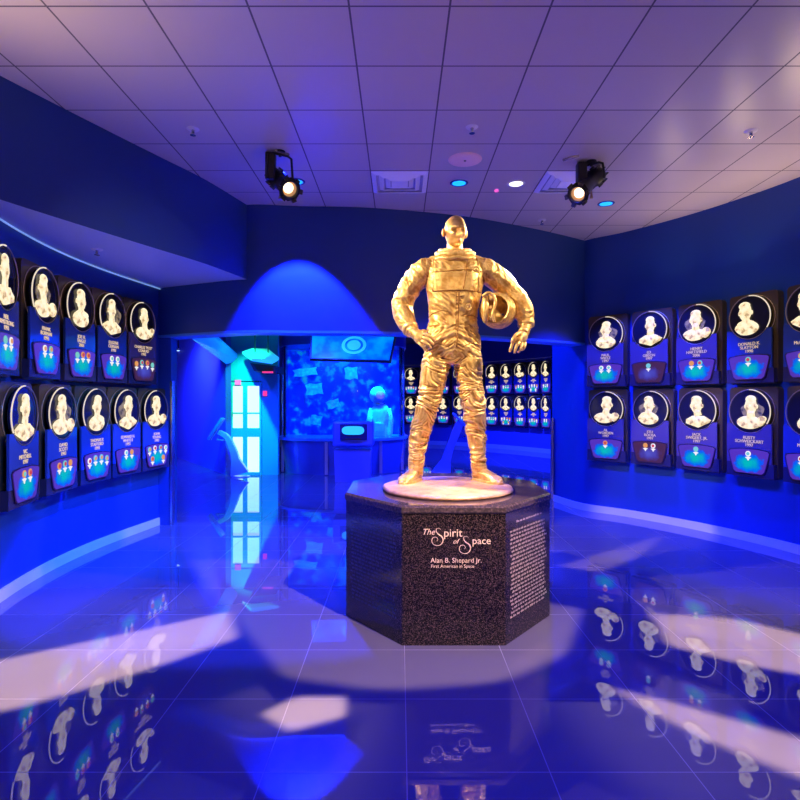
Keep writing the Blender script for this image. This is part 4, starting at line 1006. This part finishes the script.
# head
def head(c, rot, sc):
    seg, rg = 56, 44; R = []
    def g(x, z, cx, cz, wx, wz): return math.exp(-((x-cx)/wx)**2-((z-cz)/wz)**2)
    top = bot = None
    for j in range(1, rg):
        th = PI*j/rg; ring = []
        for i in range(seg):
            ph = 2*PI*i/seg
            x = math.sin(th)*math.sin(ph); y = -math.sin(th)*math.cos(ph); z = math.cos(th)
            X_, Y_, Z_ = x*.094, y*.112, z*.134
            if Z_ < 0:
                t = min(-Z_/.142, 1); X_ *= 1-.34*t; Y_ = Y_*(1-.18*t) if Y_ > 0 else Y_*(1-.03*t)
                X_ *= 1+.17*math.exp(-((t-.70)/.22)**2)
                if Y_ > 0: Y_ *= 1-.25*t
            if Y_ < 0:
                fr_ = min(1, -Y_/.05); ax_ = abs(X_); dY = 0
                dY -= .034*g(X_, Z_, 0, -.040, .013, .018)+.018*g(X_, Z_, 0, -.015, .010, .026)    # nose
                dY -= .010*g(ax_, Z_, .018, -.046, .010, .010)                                  # nostrils
                dY -= .012*g(ax_, Z_, .032, .026, .026, .010)                                   # brow
                dY += .017*g(ax_, Z_, .034, .004, .019, .013)                                   # eye socket
                dY -= .008*g(ax_, Z_, .034, .002, .012, .006)                                   # eyeball
                dY -= .008*g(ax_, Z_, .052, -.030, .020, .018)                                  # cheekbone
                dY += .007*g(ax_, Z_, .046, -.075, .016, .022)                                  # cheek hollow
                dY -= .010*g(X_, Z_, 0, -.080, .026, .016)                                      # muzzle
                dY -= .006*g(X_, Z_, 0, -.076, .020, .0045)-.010*g(X_, Z_, 0, -.084, .022, .003)+.007*g(X_, Z_, 0, -.091, .018, .005)
                dY += .006*g(X_, Z_, 0, -.101, .022, .006)
                dY -= .014*g(X_, Z_, 0, -.120, .024, .014)                                      # chin
                Y_ += dY*fr_*2.1
            hair = Z_ > .06+.03*math.cos(ph)*-1 if Y_ > -.02 else Z_ > .088
            if hair: k = 1.035+.012*noise.noise(Vector((X_, Y_, Z_))*60); X_ *= k; Y_ *= k; Z_ *= k
            ring.append(bm.verts.new(c+rot @ (Vector((X_, Y_, Z_))*sc)))
        R.append(ring)
    tv = bm.verts.new(c+rot @ Vector((0, 0, .147*sc))); bv = bm.verts.new(c+rot @ Vector((0, 0, -.142*sc)))
    for a, c_ in zip(R, R[1:]):
        for k in range(seg): bm.faces.new((a[k], a[(k+1) % seg], c_[(k+1) % seg], c_[k]))
    for k in range(seg): bm.faces.new((tv, R[0][(k+1) % seg], R[0][k])); bm.faces.new((bv, R[-1][k], R[-1][(k+1) % seg]))
    for sx_ in (-1, 1):
        ellipsoid(bm, c+rot @ (Vector((sx_*.102, .012, -.008))*sc), (.013*sc, .024*sc, .036*sc), seg=14, rot=Matrix.Rotation(sx_*.35, 3, 'Z'))
head(Q(455, 236.2, -.02), Matrix.Rotation(math.radians(14), 3, 'Z') @ Matrix.Rotation(math.radians(6), 3, 'X'), .98)
bmesh.ops.recalc_face_normals(bm, faces=bm.faces)
me = bpy.data.meshes.new('tmp'); bm.to_mesh(me); bm.free()
tmp = bpy.data.objects.new('tmp', me); C.objects.link(tmp)
md = tmp.modifiers.new('r', 'REMESH'); md.mode = 'VOXEL'; md.voxel_size = .0052; md.use_smooth_shade = True
sm = tmp.modifiers.new('s', 'SMOOTH'); sm.factor = .5; sm.iterations = 2
dg = bpy.context.evaluated_depsgraph_get(); me2 = bpy.data.meshes.new_from_object(tmp.evaluated_get(dg)); bpy.data.objects.remove(tmp)
# cloth folds, seams
me2.update()
def ridge(v): return 1-abs(noise.noise(v))*2.2
NV = [Vector(v.normal) for v in me2.vertices]
for v, nrm in zip(me2.vertices, NV):
    p = v.co; yp = 483.5-(p.z-OZ)/s; xp = 453.3+p.x/s; d = 0
    if yp < 258 and 436 < xp < 474: continue                      # head
    hand = (334 < yp < 358 and xp < 437 and p.y < -.135) or (yp > 333 and xp > 500)
    if hand: continue
    if yp > 466: d = .003*noise.noise(p*30)+.0035*ridge(Vector((p.x*6, p.y*6, p.z*34)))*(1 if yp < 476 else .4)-.001; v.co = p+nrm*d; continue    # boots
    wob = noise.noise(p*5)*.06
    if yp > 362:      # legs: horizontal folds
        q_ = Vector((p.x*5, p.y*5, (p.z+wob+.25*abs(noise.noise(p*3)))*17)); k = 1+.8*math.exp(-((yp-408)/16)**2)+.5*math.exp(-((yp-445)/12)**2)
        d = (.009*ridge(q_)+.006*ridge(q_*2.3))*k-.007
        if abs(yp-394) < .6 or abs(yp-457) < .7: d -= .004
    elif xp < 426 or xp > 484:   # arms
        q_ = Vector((p.x*14+p.z*7, p.y*7, p.z*12+wob*14)); d = .009*ridge(q_)+.0025*ridge(q_*2.2)-.005
    elif yp > 330:
        q_ = Vector((abs(p.x)*9+p.z*4, p.y*6, p.z*15+abs(p.x)*6)); d = .009*ridge(q_)+.006*ridge(q_*2.2)-.007
    else:
        q_ = Vector((p.x*8, p.y*6, p.z*9+p.x*5)); d = .005*ridge(q_*1.4)+.0035*ridge(Vector((p.x*20+p.z*10, p.y*8, p.z*26-abs(p.x)*14)))-.004
        if 279 < yp < 297 and 433 < xp < 479 and p.y < 0: d = .007+.25*d
    v.co = p+nrm*d
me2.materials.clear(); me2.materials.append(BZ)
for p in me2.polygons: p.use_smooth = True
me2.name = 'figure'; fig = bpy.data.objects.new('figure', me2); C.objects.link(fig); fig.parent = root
# suit details
BZ2 = mat('bronze_fitting', (.62, .36, .10), .36, .55, noise_=(30, (.86, .58, .22), .35, .6))
BZ3 = mat('bronze_dark_seam', (.30, .13, .03), .45, .5)
def spart(name, smooth=True):
    o = link_mesh(name, bm, BZ2 if name not in ('chest_strap', 'front_zipper', 'pressure_hose', 'pocket_seam', 'buckle') else BZ3, root, smooth); return o
bm = bmesh.new()
for rr_, zz, th in ((17.0, 258, 3.4), (14.5, 254.5, 2.3), (20.5, 262.5, 2.0)):
    c = Q(455, zz, -.005); tube(bm, [(c.x+rr_*s*math.cos(t*PI/20), c.y+rr_*.78*s*math.sin(t*PI/20), c.z+.022*math.sin(t*PI/20)+.004*math.sin(t*1.3)) for t in range(40)], th*s, 10, closed=True)
for k in range(12):
    t = PI+PI*(k+.5)/12; c = Q(455, 257, -.005); ellipsoid(bm, (c.x+19.5*s*math.cos(t), c.y+15.5*s*math.sin(t), c.z+.02*math.sin(t)), (.010, .010, .013), seg=8)
spart('neck_ring')
# raised straps and seams on the chest: projected on the body surface
from mathutils.bvhtree import BVHTree
bvh = BVHTree.FromPolygons([v.co for v in me2.vertices], [p.vertices for p in me2.polygons])
def on(x, y):
    o = Q(x, y, -1.5); h, n_, i, d_ = bvh.ray_cast(o, Vector((0, 1, 0))); return h if h else Q(x, y, -.15)
def strip(pts, rad, flat=.5, n=5):
    P = []
    for a, b_ in zip(pts, pts[1:]):
        for k in range(n): P.append(on(a[0]+(b_[0]-a[0])*k/n, a[1]+(b_[1]-a[1])*k/n))
    P.append(on(*pts[-1]))
    for _ in range(1): P = [P[0]]+[(P[i-1]+P[i]*2+P[i+1])/4 for i in range(1, len(P)-1)]+[P[-1]]
    tube(bm, P, rad, 8)
bm = bmesh.new(); strip([(431, 278.5), (440, 279), (455, 277.5), (468, 277), (480, 277.5)], .0055); strip([(432, 297), (445, 297.5), (460, 297), (480, 297.5)], .0055); spart('chest_strap')
bm = bmesh.new(); strip([(476, 263), (477, 275), (477, 286), (476.5, 297)], .0085); strip([(433, 265), (432.5, 280), (432, 297)], .006); spart('shoulder_strap')
bm = bmesh.new(); strip([(466, 264), (464, 280), (461, 296)], .0045); spart('pressure_hose')
bm = bmesh.new(); strip([(457, 299), (457, 315), (456.5, 330), (455, 352)], .006, n=8); strip([(454.4, 299), (454.4, 330), (453, 350)], .003, n=8); spart('front_zipper')
def knob(x, y, r, name):
    global bm
    bm = bmesh.new(); c = on(x, y); tube(bm, [(c.x+r*math.cos(t*PI/8), c.y-.006, c.z+r*math.sin(t*PI/8)) for t in range(16)], r*.3, 8, closed=True); disc(bm, c+Vector((0, .01, 0)), r*.6, .02, (0, -1, 0), 14); spart(name)
knob(474.5, 276, .022, 'hose_port'); knob(466.5, 313, .024, 'pressure_dial')
bm = bmesh.new()
for yy in (303, 306.5, 310): strip([(454, yy), (460, yy)], .005, n=2)
spart('buckle')
bm = bmesh.new()
for x0, x1, yy in ((410, 426, 452), (409, 425, 457), (410, 424, 462), (470, 485, 450), (471, 485, 456), (472, 485, 462)): strip([(x0+1, yy+1), ((x0+x1)/2, yy), (x1-1, yy-.5)], .0065, n=4)
spart('boot_strap')
bm = bmesh.new()
for x_, y_ in ((415, 452), (419, 457), (413, 462), (480, 450), (482, 456), (476, 462), (484, 462)):
    c = on(x_, y_); box(bm, c.x-.012, c.x+.012, c.y-.012, c.y+.008, c.z-.010, c.z+.010, bev=.004)
spart('boot_buckle', False)
for P in ([Q(409, 331, -.055), Q(411, 334, -.075)], [Q(523.8, 327, -.08), Q(523.6, 330.5, -.09)]):
    bm = bmesh.new(); tube(bm, P, 8.2*s, 18); spart('glove_cuff')
bm = bmesh.new(); c = Q(526, 316, -.10); disc(bm, c, .03, .025, (0, -1, .1), 16); disc(bm, c+Vector((0, -.025, 0)), .02, .012, (0, -1, .1), 16); spart('sleeve_connector')
# dark seam strips at pockets, crotch and thighs
bm = bmesh.new()
strip([(429, 321), (432, 318), (440, 316), (447, 317)], .004); strip([(462, 322), (470, 320), (476, 322)], .004); strip([(427, 351), (436, 348), (448, 352)], .004)
strip([(460, 352), (470, 347), (480, 350)], .004); strip([(460, 386), (470, 388), (480, 386)], .005); strip([(424, 388), (434, 391), (443, 388)], .005); spart('pocket_seam')
# helmet under the arm
hc = Q(498, 315, -.02); ax = Vector((-.42, -.9, .05)).normalized(); T = Matrix.Translation(hc) @ ax.to_track_quat('Z', 'Y').to_matrix().to_4x4()
bm = bmesh.new(); prof = []
ro = .148
for k in range(14): t = PI*.97-(PI*.97-.95)*k/13; prof.append((ro*math.sin(t), ro*math.cos(t)*1.05))
inner = [(r_*.86, z*.86+.0) for r_, z in prof[::-1]]
lathe(bm, prof+[(.118, .098)]+[(.108, .095)]+inner[1:], T, 36); spart('helmet_shell')
bm = bmesh.new()
for r_, z, w_ in ((.126, .085, .014), (.131, .060, .011), (.118, .108, .012), (.141, .03, .008)):
    tube(bm, [T @ Vector((r_*math.cos(t*PI/18), r_*math.sin(t*PI/18), z)) for t in range(36)], w_, 8, closed=True)
spart('helmet_ring')
bm = bmesh.new(); ellipsoid(bm, Q(483, 315, -.13), (4.5*s, .05, 14*s)); tube(bm, catmull([Q(480, 303, -.16), Q(485, 300, -.18), Q(490, 303, -.17), Q(492, 310, -.17), Q(489, 320, -.18), Q(491, 328, -.17)], 5), .014, 8)
for y_ in (305, 314, 324): ellipsoid(bm, Q(488, y_, -.165), (.018, .018, .022), seg=10)
spart('visor_hinge')
# cast base disc
bm = bmesh.new(); bc = Vector((.375-SX, 4.46-SY, 0)); R = []
for rr_, z in ((.52, 0), (.535, .012), (.525, .028), (.50, .034), (.3, .036), (0.01, .036)):
    R.append([bm.verts.new(bc+Vector(((rr_+(.012*noise.noise(Vector((math.cos(2*PI*k/64)*3, math.sin(2*PI*k/64)*3, 1))) if rr_ > .5 else 0))*math.cos(2*PI*k/64)*.96, rr_*math.sin(2*PI*k/64), z+.002))) for k in range(64)])
for a, c_ in zip(R, R[1:]):
    for k in range(64): bm.faces.new((a[k], a[(k+1) % 64], c_[(k+1) % 64], c_[k]))
bm.faces.new(R[0][::-1]); bm.faces.new(R[-1])
o = link_mesh('cast_base', bm, mat('base_bronze', (.85, .50, .25), .42, .3, noise_=(12, (.6, .30, .14), .45, .7), bump=(25, .4, .01)), root, True)
o['label'] = 'round pinkish gold ground disc under the boots'
